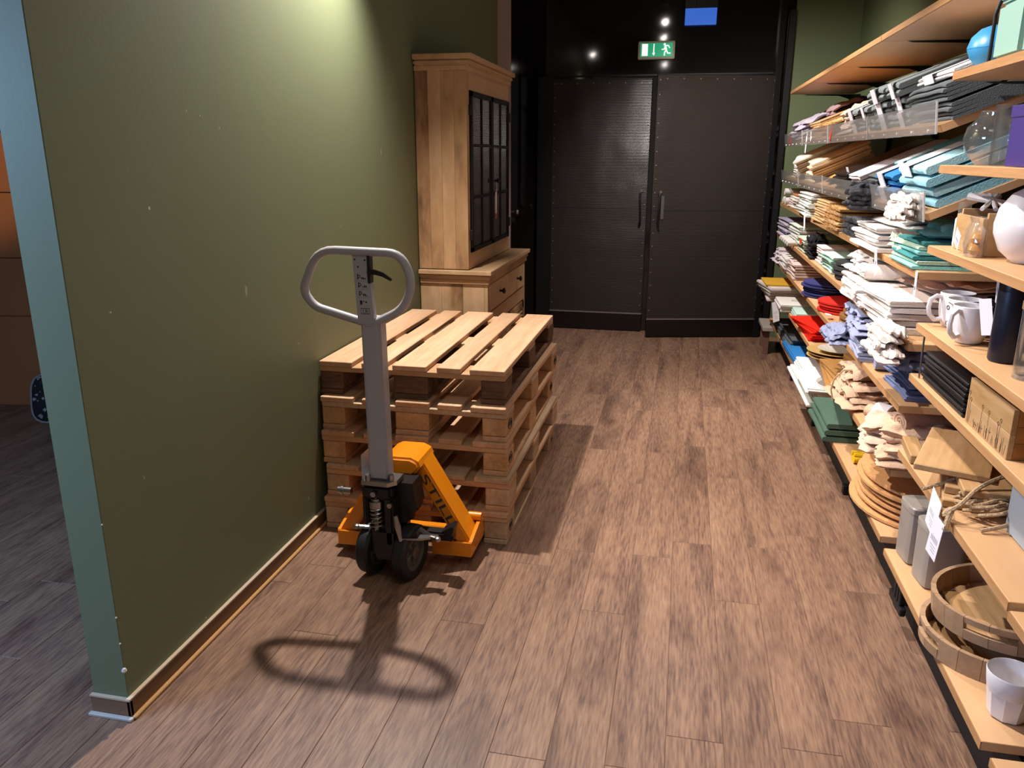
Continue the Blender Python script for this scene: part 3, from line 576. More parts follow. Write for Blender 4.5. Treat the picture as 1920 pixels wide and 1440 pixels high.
for y, n in UP:
    t = thing('shelf_upright', 'black slotted steel upright behind the shelves, %s' % n, 'upright', (XR - .03, y, 0))
    ob('post', box(nb(), 0, .028, -.02, .02, 0, 2.05), BLACKM, t, smooth=None)
    zs = [z for z, _ in LEV] if y > 2.9 else [z for z, _ in NZ]
    for z in zs:
        br = [(0, -.075), (-.03, -.065), (-.10, -.03), (-.16, -.012), (-.40, -.005), (-.42, -.0), (0, 0)]
        ob('bracket', prism(nb(), br, lambda u, v, q: (u, q, v), -.006, .006), BLACKM, t, (0, 0, z - TH - .001))
    ob('foot', box(nb(), -.455, -.03, -.018, .018, .003, .05, .003), BLACKM, t)
for y in (6.2, 4.5, 3.35, 2.9, 2.0):
    pass
t = thing('metal_clamp', 'black metal clamp blocks hanging under the lowest shelf by the grey canisters', 'clamp', (.80, 2.70, .14))
for k in range(3): ob('block', box(nb(), .0, .05, -.03 + k * .03 - .04, -.012 + k * .03 - .04, -.02, .06, .004), BLACKM, t)
ob('bar', box(nb(), .0, .02, -.09, .06, -.05, -.02, .004), BLACKM, t)
ob('stem', box(nb(), .02, .04, -.06, .03, .05, .0825, 0), BLACKM, t)

# ------------------------------------------------------------------ goods on the shelves
ORD = ['topmost', 'second from top', 'third from top', 'fourth from top', 'fifth from top', 'sixth from top', 'seventh from top', 'eighth from top', 'ninth from top', 'tenth from top']
def ordn(i, n): return 'bottom one' if i == n - 1 else ORD[i]
def fold_mesh(w_, d, t, L, seed, m, wav=1.0):
    """folded cloth: L rounded layers open at the front, waved along its width; front at x=0"""
    r = random.Random(seed); prof = []; tl = t / L
    for i in range(L):
        z = i * tl; g = tl * .18; fx = r.uniform(0, .012)
        if i: prof.append((min(d * .5, .09), z + g * .2))
        prof += [(fx + tl * .25, z + g * .5), (fx, z + tl * .28), (fx, z + tl * .68), (fx + tl * .25, z + tl - g * .5)]
        if i < L - 1: prof.append((min(d * .5, .09), z + tl - g * .2))
    prof += [(d, t), (d, 0)]
    bm = nb(); ny = 8; prev = None
    for k in range(ny + 1):
        y = -w_ / 2 + w_ * k / ny; rg = []
        for j, (x, z) in enumerate(prof):
            n1 = noise.noise(Vector((y * 9, x * 4, seed * 3.1))); n2 = noise.noise(Vector((y * 7 + 5, z * 30, seed * 1.7)))
            e = 1 - .12 * (abs(2 * k / ny - 1) ** 6)
            rg.append(bm.verts.new((x + n2 * .008 * wav, y, (z + n1 * .10 * t * wav * (z / t)) * e)))
        if prev: bridge(bm, prev, rg)
        prev = rg
        if k == 0: bm.faces.new(rg[::-1])
    bm.faces.new(prev); bmesh.ops.recalc_face_normals(bm, faces=bm.faces[:]); me = bpy.data.meshes.new('folded cloth'); bm.to_mesh(me); bm.free(); me.materials.append(m)
    me.shade_smooth(); me.set_sharp_from_angle(angle=R(50)); return me
def board_mesh(w_, d, t, m, bev=.002, hole=False):
    bm = box(nb(), 0, d, -w_ / 2, w_ / 2, 0, t, bev); bmesh.ops.recalc_face_normals(bm, faces=bm.faces[:]); me = bpy.data.meshes.new('board'); bm.to_mesh(me); bm.free(); me.materials.append(m); return me
def disc_mesh(rx, ry, t, m, rim=0):
    bm = nb(); a = [(0, 0), (.9, 0), (1, t * .3), (1, t), (.97, t)] if not rim else [(0, 0), (.7, 0), (.97, t * .75), (1, t), (.96, t), (.68, t * .35), (0, t * .3)]
    if not rim: a.append((0, t))
    lathe(bm, a, 36); bmesh.ops.transform(bm, matrix=Matrix.Diagonal((rx, ry, 1, 1)), verts=bm.verts[:]); bmesh.ops.translate(bm, vec=(rx, 0, 0), verts=bm.verts[:])
    bmesh.ops.recalc_face_normals(bm, faces=bm.faces[:]); me = bpy.data.meshes.new('disc'); bm.to_mesh(me); bm.free(); me.materials.append(m); me.shade_smooth(); me.set_sharp_from_angle(angle=R(40)); return me
def shag_mesh(w_, d, t, m, seed, n=900):
    r = random.Random(seed); bm = box(nb(), 0, d, -w_ / 2, w_ / 2, 0, t * .7, .004)
    for k in range(n):
        x, y = r.uniform(-.01, d), r.uniform(-w_ / 2 - .01, w_ / 2 + .01)
        if r.random() < .35: x = r.uniform(-.012, .01)
        z = r.uniform(.1, .75) * t if x < .012 else t * .65; a = r.uniform(0, 6.3); l = .018; s = .0018
        p = Vector((x, y, z)); q = p + Vector((math.cos(a) * l * .7 - (.012 if x < .012 else 0), math.sin(a) * l * .7, r.uniform(.001, .010))); b = Vector((-math.sin(a) * s, math.cos(a) * s, 0))
        bm.faces.new([bm.verts.new(v) for v in (p - b, p + b, q)])
    me = bpy.data.meshes.new('shaggy mat'); bm.to_mesh(me); bm.free(); me.materials.append(m); return me
def stack(name, base, cat, meshes, n, x, y, z, dz, tilt=0, jx=.008, jy=.012, jr=2.5, rz=0, fan=(0, 0, 0), group=None, lab=None, seed=0):
    """n single things on one pile; tilt = slope of the shelf they lie on, fan = shift and turn per piece"""
    r = random.Random(seed * 77 + n); out = []
    if not isinstance(meshes, list): meshes = [meshes]
    q = Matrix.Translation((x, y, z)) @ Matrix.Rotation(-tilt, 4, 'Y')
    for k in range(n):
        o = bpy.data.objects.new(name, meshes[k % len(meshes)]); col.objects.link(o); OFF[o.name] = Vector((x, y, z))
        i = n - 1 - k
        o.matrix_world = q @ Matrix.Translation((r.uniform(-jx, jx) + fan[0] * k, r.uniform(-jy, jy) + fan[1] * k, dz * k + .0008)) @ Matrix.Rotation(R(rz + r.uniform(-jr, jr) + fan[2] * k), 4, 'Z')
        tag(o, base if n == 1 else '%s, %s' % (base, ordn(i, n)), cat, (group or base) if n > 1 else None)
        out.append(o)
    return out
def heap(name, label, cat, m, w_, d, h, x, y, z, seed, tilt=0, layer=.03, fx=3, fy=4, rz=0, amp=.5, group=None, ex=3):
    """one crumpled cloth: a few rumpled rounded layers lying on one another, each shifted, turned and creased differently"""
    r = random.Random(seed * 13); bm = nb(); nl = max(2, min(6, int(round(h / .024)))); tl = h / nl; nx, ny = 14, 22
    for l in range(nl):
        sh = 1 - .35 * l / nl; ww, dd = w_ * sh * r.uniform(.9, 1.03), d * (1 - .2 * l / nl); ang = r.uniform(-.16, .16); ox = d / 2 + r.uniform(-.02, .012) + .03 * l / nl * d; oy = r.uniform(-.5, .5) * (w_ - ww)
        T, B = {}, {}
        for i in range(nx + 1):
            for j in range(ny + 1):
                u, v = 2 * i / nx - 1, 2 * j / ny - 1
                u = math.copysign(abs(u) ** .8, u); v = math.copysign(abs(v) ** .85, v)
                e = max(0.0, 1 - max(abs(u), abs(v)) ** 7) ** .5
                q = Vector((u * fx * .7, v * fy * .7, seed + l * .35)); nz = noise.noise(q); crease = 1 - abs(noise.noise(Vector((u * fx * .5 + v * 2.2, v * fy * .9 - u, seed * 2.3 + l * .6)))) * 2.4
                wob = Vector((noise.noise(Vector((v * 3.5, l * 1.3, seed))), noise.noise(Vector((u * 3.5, l * 1.3, seed + 7))), 0)) * .022
                px, py = u * dd / 2, v * ww / 2; px, py = px * math.cos(ang) - py * math.sin(ang), px * math.sin(ang) + py * math.cos(ang)
                zc = tl * (l + .5) + (nz * .55 + crease * .30 * amp) * tl * (1.0 if l else .25) * (1 + .5 * (l == nl - 1)) - .25 * tl * l / nl * (u * u + v * v)
                th = tl * .56 * e
                base = Vector((ox + px, oy + py, 0)) + wob
                T[i, j] = (base.x, base.y, max(zc + th, .001)); B[i, j] = (base.x, base.y, max(zc - th * .9, 0))
        VT = {k: bm.verts.new(p) for k, p in T.items()}; VB = {k: (VT[k] if k[0] in (0, nx) or k[1] in (0, ny) else bm.verts.new(p)) for k, p in B.items()}
        for i in range(nx):
            for j in range(ny):
                bm.faces.new((VT[i, j], VT[i + 1, j], VT[i + 1, j + 1], VT[i, j + 1]))
                f = [VB[i, j + 1], VB[i + 1, j + 1], VB[i + 1, j], VB[i, j]]
                if len({id(q_) for q_ in f}) == 4 and not all(q_ in (VT[i, j], VT[i + 1, j], VT[i + 1, j + 1], VT[i, j + 1]) for q_ in f): bm.faces.new(f)
    o = ob(name, bm, m, None, (x, y, z), smooth=75); o.matrix_world = Matrix.Translation((x, y, z + .0008)) @ Matrix.Rotation(-tilt, 4, 'Y') @ Matrix.Rotation(R(rz), 4, 'Z'); return tag(o, label, cat, group)
def rollm(length, r, m, seed, turns=3, sq=.8):
    """rolled cloth along +x: spiral strip outline extruded"""
    bm = nb(); pts = []; n = 14 * turns; th = r / turns * .62
    for k in range(n + 1): a = 2 * PI * turns * k / n; q = r * (.18 + .82 * k / n); pts.append((q * math.cos(a), q * math.sin(a) * sq))
    inn = []
    for k in range(n, -1, -1): a = 2 * PI * turns * k / n; q = max(r * (.18 + .82 * k / n) - th, .001); inn.append((q * math.cos(a), q * math.sin(a) * sq))
    poly = pts + inn; rows = []
    for s in range(7):
        xx = length * s / 6; dz_ = .003 * noise.noise(Vector((s * .9, seed, 0))); rows.append([bm.verts.new((xx, u, v + dz_ + r * sq)) for u, v in poly])
    for A, B in zip(rows, rows[1:]): bridge(bm, A, B)
    for A in (rows[0], rows[-1]):
        N_ = len(A)
        for k in range(n): bm.faces.new((A[k], A[k + 1], A[N_ - 2 - k], A[N_ - 1 - k]))
    bmesh.ops.recalc_face_normals(bm, faces=bm.faces[:]); me = bpy.data.meshes.new('rolled cloth'); bm.to_mesh(me); bm.free(); me.materials.append(m); me.shade_smooth(); me.set_sharp_from_angle(angle=R(50)); return me
def single(name, label, cat, me, x, y, z, rot=(0, 0, 0), group=None):
    o = bpy.data.objects.new(name, me); col.objects.link(o); OFF[o.name] = Vector((x, y, z)); o.location = (x, y, z); o.rotation_euler = rot; return tag(o, label, cat, group)
def band(parent, w_, d, t, y=0, over=.002):
    """white paper sleeve round a folded towel (child of the towel)"""
    ob('paper_band', box(box(nb(), -over, d * .55, y - w_ / 2, y + w_ / 2, t, t + over), -over * 3, -over * 1.5, y - w_ / 2, y + w_ / 2, -.001, t + over), PAPER, parent, label='white paper band')
def price(label, x, y, z, rot, w_=.035, h=.07, lines=True):
    t = thing('price_tag', label, 'tag', (x, y, z), rot)
    ob('card', box(nb(), -.0006, .0006, -w_ / 2, w_ / 2, -h, 0), PAPER, t, smooth=None)
    if lines:
        bm = nb()
        for k in range(9): s = (.0008 if k % 2 else .0016); yy = -w_ * .32 + k * w_ * .075; box(bm, -.0009, -.0006, yy, yy + s, -h * .62, -h * .48)
        for k in range(3): box(bm, -.0009, -.0006, -w_ * .3, w_ * (.25 - k * .08), -h * (.72 + k * .07), -h * (.72 + k * .07) + .0015)
        ob('barcode', bm, mat('grey print', '#77747c', .7), t)
    return t
C = cloth
Wc, Wc2, Cream, Blush, Beige = C('white', '#dcd6d4'), C('warm white', '#d6cbc4'), C('cream', '#eee3d0'), C('blush', '#c8aea2'), C('beige', '#c7a68d')
Lil, Lil2, Den, Navy, Char = C('lilac grey', '#9a97ab'), C('pale lilac', '#b4aab9'), C('blue grey linen', '#9298b6'), C('navy', '#23264a'), C('charcoal', '#45454a')
Mint, Turq, Blue, LBlue, Red, Grn, Yel = C('mint', '#b3cdc4'), C('turquoise', '#8accc8'), C('blue', '#2f74b4'), C('light blue', '#86b7c6'), C('red', '#d3200f'), C('dark green', '#4d6557'), C('yellow', '#d7a437')
Gry, DGry, Blk, Tan, Raf, Mau = C('grey towel', '#7d8587'), C('dark grey cloth', '#5b6062'), mat('black slate', '#151417', .35), wood('tan straw', '#d8b183', '#b0855a', 'y', 30, .7), mat('raffia', '#c9a068', .9, noise_amt=.2, nscale=40), C('mauve', '#8d7377')
WD = wood('light acacia board', '#c59e76', '#94703f', 'x', 7, .55, .2, 9, .08)
WD2 = wood('light acacia board lengthwise', '#c59e76', '#94703f', 'y', 7, .55, .2, 9, .08)
CORK = mat('cork', '#c9945f', .85, noise_amt=.16, nscale=60, bump=.3, bscale=90)
def slope(s, z0, tlt): return (XF + .01 + s * math.cos(tlt), z0 + .001 + s * math.sin(tlt))

# upper sloping shelf
x, z = slope(.02, Z2, T2)
heap('cloth_bundle', 'crumpled lilac cloths at far end of upper sloping shelf', 'cloth', Lil2, .62, .34, .12, x, 6.62, z, 3, T2)
x2, z2 = slope(.18, Z2, T2); heap('cushion_pad', 'puffy mauve pads behind the lilac cloths on upper sloping shelf', 'cushion', Mau, .5, .22, .14, x2, 6.0, z2, 8, T2, fx=1.5, fy=2)
stack('placemat', 'square straw placemat on upper sloping shelf', 'placemat', board_mesh(.40, .40, .010, Tan), 8, x, 5.62, z, .0125, T2, jr=3, seed=1, fan=(.002, -.004, 0))
rf = [shag_mesh(.40, .38, .022, Raf, 5), shag_mesh(.40, .38, .022, Raf, 6)]
stack('raffia_mat', 'shaggy raffia mat beside the straw placemats', 'placemat', rf, 4, x, 4.98, z, .022, T2, seed=2)
heap('shell_garland', 'pale beige knotted garland between raffia mats and grey towels', 'garland', C('pale shell', '#c9b0a0'), .26, .30, .11, x, 4.60, z, 11, T2, fx=7, fy=8, amp=1.0)
tw = [fold_mesh(.22, .34, .055, 2, 21, Gry), fold_mesh(.22, .34, .055, 2, 22, Gry)]
for k, (yy, n, rz) in enumerate(((4.30, 2, 4), (4.03, 2, -3), (3.74, 3, 5), (3.46, 3, -2))):
    bn = ['by the garland', 'second pile from the garland', 'third pile from the garland', 'pile below the blue round box'][k]
    for o in stack('towel', 'grey towel, %s' % bn, 'towel', tw, n, x, yy, z, .057, T2, rz=rz, seed=30 + k, group='grey banded towels on the upper sloping shelf'): band(o, .06, .30, .056, .02 - .02 * k)
gw = stack('towel', 'thick folded grey blanket at near end of upper sloping shelf', 'towel', [fold_mesh(.40, .40, .06, 4, 24, DGry, .6)], 2, x, 3.06, z, .061, T2, jr=1, jy=.004, seed=4)
wt = stack('towel', 'white and grey striped blanket on the thick grey blankets', 'towel', [fold_mesh(.40, .38, .026, 2, 25, Wc, .6)], 1, x - .01, 3.06, z + .132, .02, T2, jr=1, jy=.004); band(wt[0], .10, .25, .027, .02)
RT = mat('red tag', '#c9402c', .5)
for (yy, lb) in ((6.65, 'small red tag on the acrylic guard at far end'), (4.82, 'red oval tag on acrylic guard below the raffia mats')):
    bm = nb(); lathe(bm, [(0, -.001), (.02, -.001), (.02, .001), (0, .001)], 16); o = ob('red_tag', bm, RT, None, (XF - .011, yy, Z2 + .015)); o.matrix_world = Matrix.Translation((XF - .013, yy, Z2 + .022)) @ Matrix.Rotation(R(20), 4, 'X') @ Matrix.Rotation(PI / 2, 4, 'Y') @ Matrix.Diagonal((2.2, .8, 1, 1)); tag(o, lb, 'tag')
price('white card tag hanging on the acrylic guard below the straw placemats', XF - .012, 5.75, Z2 + .06, (R(8), 0, 0), .05, .14)
price('white folded card tag beside the long white tag on upper guard', XF - .012, 5.60, Z2 + .055, (R(-35), 0, 0), .04, .07)

# lower sloping shelf
x, z = slope(.02, Z3, T3)
stack('napkin', 'creamy white napkin fanned out at far end of lower sloping shelf', 'napkin', [fold_mesh(.55, .36, .016, 1, 31, Cream), fold_mesh(.5, .36, .016, 1, 32, Wc)], 9, x, 6.45, z, .0165, T3, fan=(.004, -.02, -1.2), seed=5)
stack('napkin', 'light beige napkin beside the creamy white napkins', 'napkin', [fold_mesh(.5, .36, .015, 1, 33, C('sand', '#e3cdae'))], 8, x, 5.72, z, .0155, T3, fan=(.003, -.012, -1), seed=6)
stack('tray', 'oval wooden tray with black rim on lower sloping shelf', 'tray', disc_mesh(.23, .17, .018, mat('warm tray wood', '#c08a50', .5, noise_amt=.1, nscale=6), 1), 1, x + .02, 5.02, z + .03, .02, T3)
stack('tray', 'black oval tray under the wooden oval tray', 'tray', disc_mesh(.235, .175, .014, Blk, 1), 2, x + .01, 5.02, z, .014, T3)
stack('tray', 'black lacquered tray in pile on lower sloping shelf', 'tray', board_mesh(.34, .42, .012, Blk), 6, x, 4.52, z, .0145, T3, jr=1, fan=(0, -.006, 0), seed=7)
price('white tag with code standing on the black lacquered trays', x - .01, 4.42, z + .115, (0, R(-18), 0), .06, .07)
stack('cloth', 'pale lilac folded cloth beside black trays', 'cloth', [fold_mesh(.30, .40, .022, 2, 35, C('lilac white', '#cfc4cc'))], 4, x, 4.12, z, .0225, T3, seed=8)
stack('cloth', 'dark grey folded cloth on lower sloping shelf', 'cloth', [fold_mesh(.20, .42, .03, 2, 36, DGry)], 3, x + .02, 3.84, z, .0305, T3, seed=9)
heap('cloth', 'dark grey ribbed cloth drooping over the lower sloping shelf edge', 'cloth', Char, .14, .11, .11, XF - .085, 3.72, Z3 - .045, 5, 0, .018, 2, 4, amp=.5)
o2 = stack('towel', 'blue towel with white band on lower sloping shelf', 'towel', [fold_mesh(.32, .40, .055, 2, 37, Blue, .7)], 2, x, 3.50, z, .056, T3, jr=1.5, seed=10)
for o in o2: band(o, .09, .3, .056, .03)
o2 = stack('towel', 'sea green towel lying on the blue towels', 'towel', [fold_mesh(.30, .34, .030, 2, 38, C('sea green', '#7fb3b4'), .7)], 1, x + .04, 3.46, z + .124, .03, T3); band(o2[0], .08, .2, .03, .02)
o2 = stack('towel', 'light blue folded towel in the near pile of lower sloping shelf', 'towel', [fold_mesh(.37, .42, .036, 1, 39, LBlue, .5), fold_mesh(.37, .42, .036, 1, 40, C('pale sea blue', '#9cc6cf'), .5)], 4, x, 3.06, z, .037, T3, jr=1, jy=.005, seed=11); band(o2[-1], .13, .35, .037, .04)
heap('cloth', 'white lace cloth hanging over the near end of lower sloping shelf', 'cloth', Wc2, .26, .05, .085, XF - .062, 3.05, Z3 - .035, 15, 0, .05, 2, 3, amp=.4)

# fifth level
z = 1.23
for k, (yy, zz) in enumerate(((6.85, 0), (6.70, 0), (6.78, .066))):
    single('cloth_roll', 'white rolled cloth at far end of fifth level, %s' % ['farther of the lower two', 'nearer of the lower two', 'on top'][k], 'cloth', rollm(.34, .038, Wc, k), XF - .0, yy, z + .001 + zz, (0, 0, R(3)), 'white rolled cloths at far end of fifth level')
stack('napkin', 'white napkin with rust edge at far end of fifth level', 'napkin', [fold_mesh(.42, .36, .016, 1, 41, Wc2)], 5, XF, 6.28, z, .0165, seed=12)
stack('napkin', 'rust orange napkin on the white napkins of fifth level', 'napkin', [fold_mesh(.36, .3, .012, 1, 42, C('rust', '#b9733a'))], 1, XF + .02, 6.25, z + .086, .01)
stack('napkin', 'white napkin with pale green cast on fifth level', 'napkin', [fold_mesh(.52, .38, .017, 1, 43, C('green white', '#cfd8cc')), fold_mesh(.52, .38, .017, 1, 44, Wc)], 8, XF - .02, 5.55, z, .0175, seed=13)
stack('placemat', 'tan woven placemat beside green-white napkins on fifth level', 'placemat', board_mesh(.42, .36, .010, Tan), 9, XF - .005, 4.98, z, .014, seed=14, fan=(.001, -.004, 0))
stack('serving_board', 'reddish wooden board lying behind tan placemats', 'board', board_mesh(.40, .26, .022, wood('reddish oak', '#b57a45', '#84512a', 'y', 8)), 3, XF + .20, 4.9, z + .127, .0225, seed=15)
stack('raffia_mat', 'fringed raffia mat on fifth level', 'placemat', [shag_mesh(.36, .38, .024, Raf, 7), shag_mesh(.36, .38, .024, mat('pale raffia', '#dbb888', .9, noise_amt=.15, nscale=40), 8)], 5, XF - .005, 4.52, z, .024, seed=16)
stack('raffia_mat', 'charcoal shaggy mat on fifth level', 'placemat', [shag_mesh(.36, .36, .03, mat('charcoal yarn', '#54565c', .9, noise_amt=.3, nscale=60), 9, 1500)], 3, XF + .01, 4.10, z, .03, seed=17)
stack('cloth', 'bright white folded cloth in big pile of fifth level', 'cloth', [fold_mesh(.44, .40, .020, 1, 45, Wc), fold_mesh(.42, .40, .024, 2, 46, Wc)], 4, XF - .035, 3.62, z, .0245, seed=18)
heap('cloth', 'crumpled white cloth lying over the white pile of fifth level', 'cloth', Wc, .62, .34, .07, XF + .03, 3.45, z + .10, 21, 0, .03, 2, 3, amp=.8)
stack('cloth', 'turquoise folded cloth at near end of fifth level', 'cloth', [fold_mesh(.32, .38, .015, 1, 47, Turq), fold_mesh(.32, .38, .015, 1, 48, C('pale green stripe', '#a9c3ae')), fold_mesh(.30, .38, .015, 1, 49, C('dark teal', '#3f7f80'))], 6, XF + .0, 3.08, z, .0155, jx=.016, jr=5, seed=19)
heap('cloth', 'crumpled turquoise and white cloth on the turquoise pile', 'cloth', C('bright turquoise', '#9be0df'), .28, .26, .045, XF + .07, 3.10, z + .096, 25, 0, .02, 3, 5)
heap('tassel_bundle', 'knotted pale green tassels at the shelf front by the turquoise cloths', 'cloth', C('pale sage', '#a8b7a2'), .20, .07, .045, XF + .005, 3.22, z + .03, 26, 0, .012, 8, 9, amp=1)
single('cloth_roll', 'olive rolled cloth behind the white pile on fifth level', 'cloth', rollm(.30, .035, C('olive', '#a5a05a'), 5), XF + .25, 3.3, z + .095, (0, 0, R(70)))
price('white tag hanging from the white pile of fifth level', XF - .028, 3.38, z + .02, (R(-30), 0, 0), .035, .11)
price('white pointed tag hanging below the green-white napkins', XF - .03, 5.38, z + .03, (R(-28), 0, 0), .05, .12, False)
price('large white price tag at the near end of fifth level', XF - .012, 2.84, 1.235, (R(-14), 0, R(-10)), .062, .10)

# fourth level
z = .985
stack('cloth', 'lilac grey cloth at far end of fourth level', 'cloth', [fold_mesh(.50, .38, .022, 1, 51, Lil2), fold_mesh(.48, .36, .022, 2, 52, C('dusk lilac', '#978da3'))], 6, XF - .005, 6.72, z, .0225, seed=20)
stack('cloth', 'white folded cloth next to lilac cloths on fourth level', 'cloth', [fold_mesh(.46, .38, .022, 1, 53, Wc), fold_mesh(.46, .38, .022, 2, 54, C('green white', '#cfd8cc'))], 6, XF + .01, 6.16, z, .0225, seed=21)
for k in range(5): single('cloth_roll', 'small white rolled napkin on front edge of fourth level, %s' % ['farthest', 'second farthest', 'middle one', 'second nearest', 'nearest'][k], 'napkin', rollm(.12, .024, Wc, k + 20, 2), XF - .045, 6.42 - k * .115, z + .001, (0, 0, R(8)), 'rolled white napkins on the fourth level')
stack('napkin', 'sage napkin with red tag on fourth level', 'napkin', [fold_mesh(.34, .36, .018, 1, 55, C('sage', '#b6c2b0'))], 5, XF, 5.66, z, .0185, seed=22)
tg = price('small red tag on the sage napkins', XF - .012, 5.55, z + .092, (0, 0, 0), .10, .035, False); tg.children[0].data = tg.children[0].data.copy(); tg.children[0].data.materials[0] = RT
stack('napkin', 'black napkin on fourth level', 'napkin', [fold_mesh(.26, .36, .018, 1, 56, C('black cloth', '#1f1d20'))], 4, XF - .005, 5.32, z, .0185, seed=23, jr=5)
heap('cloth', 'crumpled black ribbon knot on the black napkins', 'ribbon', C('black cloth', '#1f1d20'), .2, .10, .06, XF - .01, 5.22, z + .075, 31, 0, .015, 6, 6, amp=1)
stack('napkin', 'blush pink napkin on fourth level', 'napkin', [fold_mesh(.26, .40, .014, 1, 57, C('pale blush', '#d5bfbc'))], 7, XF + .03, 5.02, z, .0145, seed=24)
stack('napkin', 'mint green napkin on fourth level', 'napkin', [fold_mesh(.34, .38, .018, 1, 58, Mint), fold_mesh(.34, .38, .018, 1, 59, C('deep mint', '#93b7ab'))], 5, XF + .01, 4.70, z, .0185, seed=25)
stack('placemat', 'charcoal oval ribbed mat on fourth level', 'placemat', disc_mesh(.19, .17, .022, mat('charcoal rope', '#303036', .8, bump=.8, bscale=60)), 4, XF + .01, 4.38, z, .0225, seed=26, jx=.02)
stack('cloth', 'white ruffled linen cloth, farther pile of fourth level', 'cloth', [fold_mesh(.44, .42, .026, 2, 61, Wc, 1.6), fold_mesh(.42, .40, .026, 1, 62, Wc2, 1.6)], 4, XF - .045, 3.74, z, .0265, seed=27, jr=6)
stack('cloth', 'white ruffled linen cloth, nearer pile of fourth level', 'cloth', [fold_mesh(.46, .44, .024, 2, 63, Wc2, 1.6), fold_mesh(.44, .42, .024, 1, 64, Wc, 1.6)], 5, XF - .05, 3.24, z, .0245, seed=28, jr=4, jx=.014)
heap('cloth', 'crumpled white linen heaped on the farther pile of fourth level', 'cloth', Wc, .46, .36, .10, XF - .01, 3.80, z + .107, 41, 0, .025, 3, 4, amp=1.1)
heap('cloth', 'crumpled blush linen heaped behind the white mugs on fourth level', 'cloth', Blush, .50, .30, .10, XF + .10, 3.22, z + .124, 43, 0, .03, 2, 3, amp=1)
heap('cloth', 'white linen hanging down over the fourth shelf edge', 'cloth', Wc2, .34, .07, .12, XF - .08, 3.00, z - .075, 44, 0, .03, 2, 2.5, amp=.4)
single('cloth_roll', 'white rolled linen on top of the fourth level heap', 'cloth', rollm(.25, .045, Wc, 7), XF - .03, 3.50, z + .125, (0, 0, R(-15)))

# third level
z = .765
heap('cloth', 'fluffy white cloth at far end of third level', 'cloth', C('lilac white', '#cfc4cc'), .34, .36, .11, XF - .03, 6.82, z, 51, 0, .03, 4, 5, amp=1)
stack('cloth', 'white folded cloth on third level', 'cloth', [fold_mesh(.42, .40, .02, 1, 71, Wc)], 5, XF - .02, 6.40, z, .0205, seed=31)
stack('cloth', 'blush folded cloth on third level', 'cloth', [fold_mesh(.36, .40, .018, 1, 72, Blush), fold_mesh(.36, .40, .018, 1, 73, C('pale blush', '#d5bfbc'))], 6, XF - .0, 5.98, z, .0185, seed=32)
NP = mat('navy felt disc', '#232a63', .7)
stack('placemat', 'round navy placemat on third level', 'placemat', disc_mesh(.19, .19, .012, NP), 6, XF - .02, 5.20, z, .0145, seed=33, jx=.012)
RP = mat('red felt disc', '#c81a0c', .7)
stack('placemat', 'round red placemat on third level', 'placemat', disc_mesh(.18, .18, .012, RP), 4, XF + .0, 4.68, z, .0145, seed=34, jx=.014)
BR = wood('brown cork board', '#a87747', '#7f5530', 'y', 14)
stack('serving_board', 'thick brown wooden board on third level', 'board', disc_mesh(.16, .17, .026, BR), 3, XF + .05, 4.28, z, .0265, seed=35, jx=.012)
price('small white tag at the brown boards of third level', XF - .005, 4.42, z + .028, (0, R(-80), 0), .05, .03, False)
stack('cloth', 'grey lilac linen folded on third level', 'cloth', [fold_mesh(.36, .38, .022, 2, 74, Den, 1.4), fold_mesh(.34, .38, .020, 1, 75, Den, 1.4)], 4, XF - .01, 3.66, z, .0225, seed=36, jr=4)
heap('cloth', 'crumpled grey lilac linen on the third level pile', 'cloth', Den, .44, .34, .09, XF - .03, 3.72, z + .092, 55, 0, .025, 3, 4, amp=1.1)
heap('cloth', 'grey lilac linen spilling over the third shelf edge', 'cloth', Den, .30, .13, .075, XF - .075, 3.98, z - .02, 56, 0, .03, 3, 4, amp=.9)
single('cloth_roll', 'grey lilac rolled linen in front of the denim pile', 'cloth', rollm(.30, .045, Den, 9), XF + .02, 3.36, z + .001, (0, 0, R(-6)))
single('cloth_roll', 'grey lilac rolled linen lying on the rolled one below it', 'cloth', rollm(.28, .040, Den, 10), XF + .03, 3.38, z + .075, (0, 0, R(5)))
ob2 = price('white round sticker tag on the grey lilac linen', XF - .005, 3.58, z + .07, (0, 0, 0), .04, .035, False)
stack('cloth', 'denim blue folded linen at near end of third level', 'cloth', [fold_mesh(.30, .40, .022, 2, 76, C('denim', '#6f799c'), 1.5), fold_mesh(.28, .40, .02, 1, 77, C('dark denim', '#495272'), 1.5)], 5, XF + .03, 3.06, z, .0225, seed=37, jr=5)
heap('cloth', 'crumpled denim linen falling over the third shelf end', 'cloth', C('denim', '#6f799c'), .26, .14, .06, XF + .0, 2.98, z + .115, 58, 0, .02, 4, 5, amp=1.1)

# second level
z = .525
pk = [board_mesh(.46, .36, .022, Wc2, .006), board_mesh(.42, .36, .022, C('paper white', '#dedad4'), .006)]
stack('napkin_pack', 'white napkin pack jutting out at far end of second level', 'napkin pack', pk, 5, XF - .10, 6.55, z, .0225, seed=41, fan=(-.008, -.02, 1.5), jr=5)
stack('napkin_pack', 'yellow napkin pack on the white packs of second level', 'napkin pack', board_mesh(.36, .30, .014, Yel, .003), 1, XF - .12, 6.52, z + .114, .02)
p5 = stack('napkin_pack', 'white napkin pack with grey ring mark on second level', 'napkin pack', board_mesh(.34, .34, .02, C('paper white', '#dedad4'), .005), 3, XF - .06, 6.05, z, .0205, seed=42, fan=(-.004, -.01, 1))
bm = nb(); tube(bm, [(.12 + .026 * math.cos(a), .026 * math.sin(a), .0205) for a in [k * PI / 10 for k in range(20)]], .002, 4, True); ob('ring_mark', bm, mat('grey print', '#77747c', .7), p5[-1])
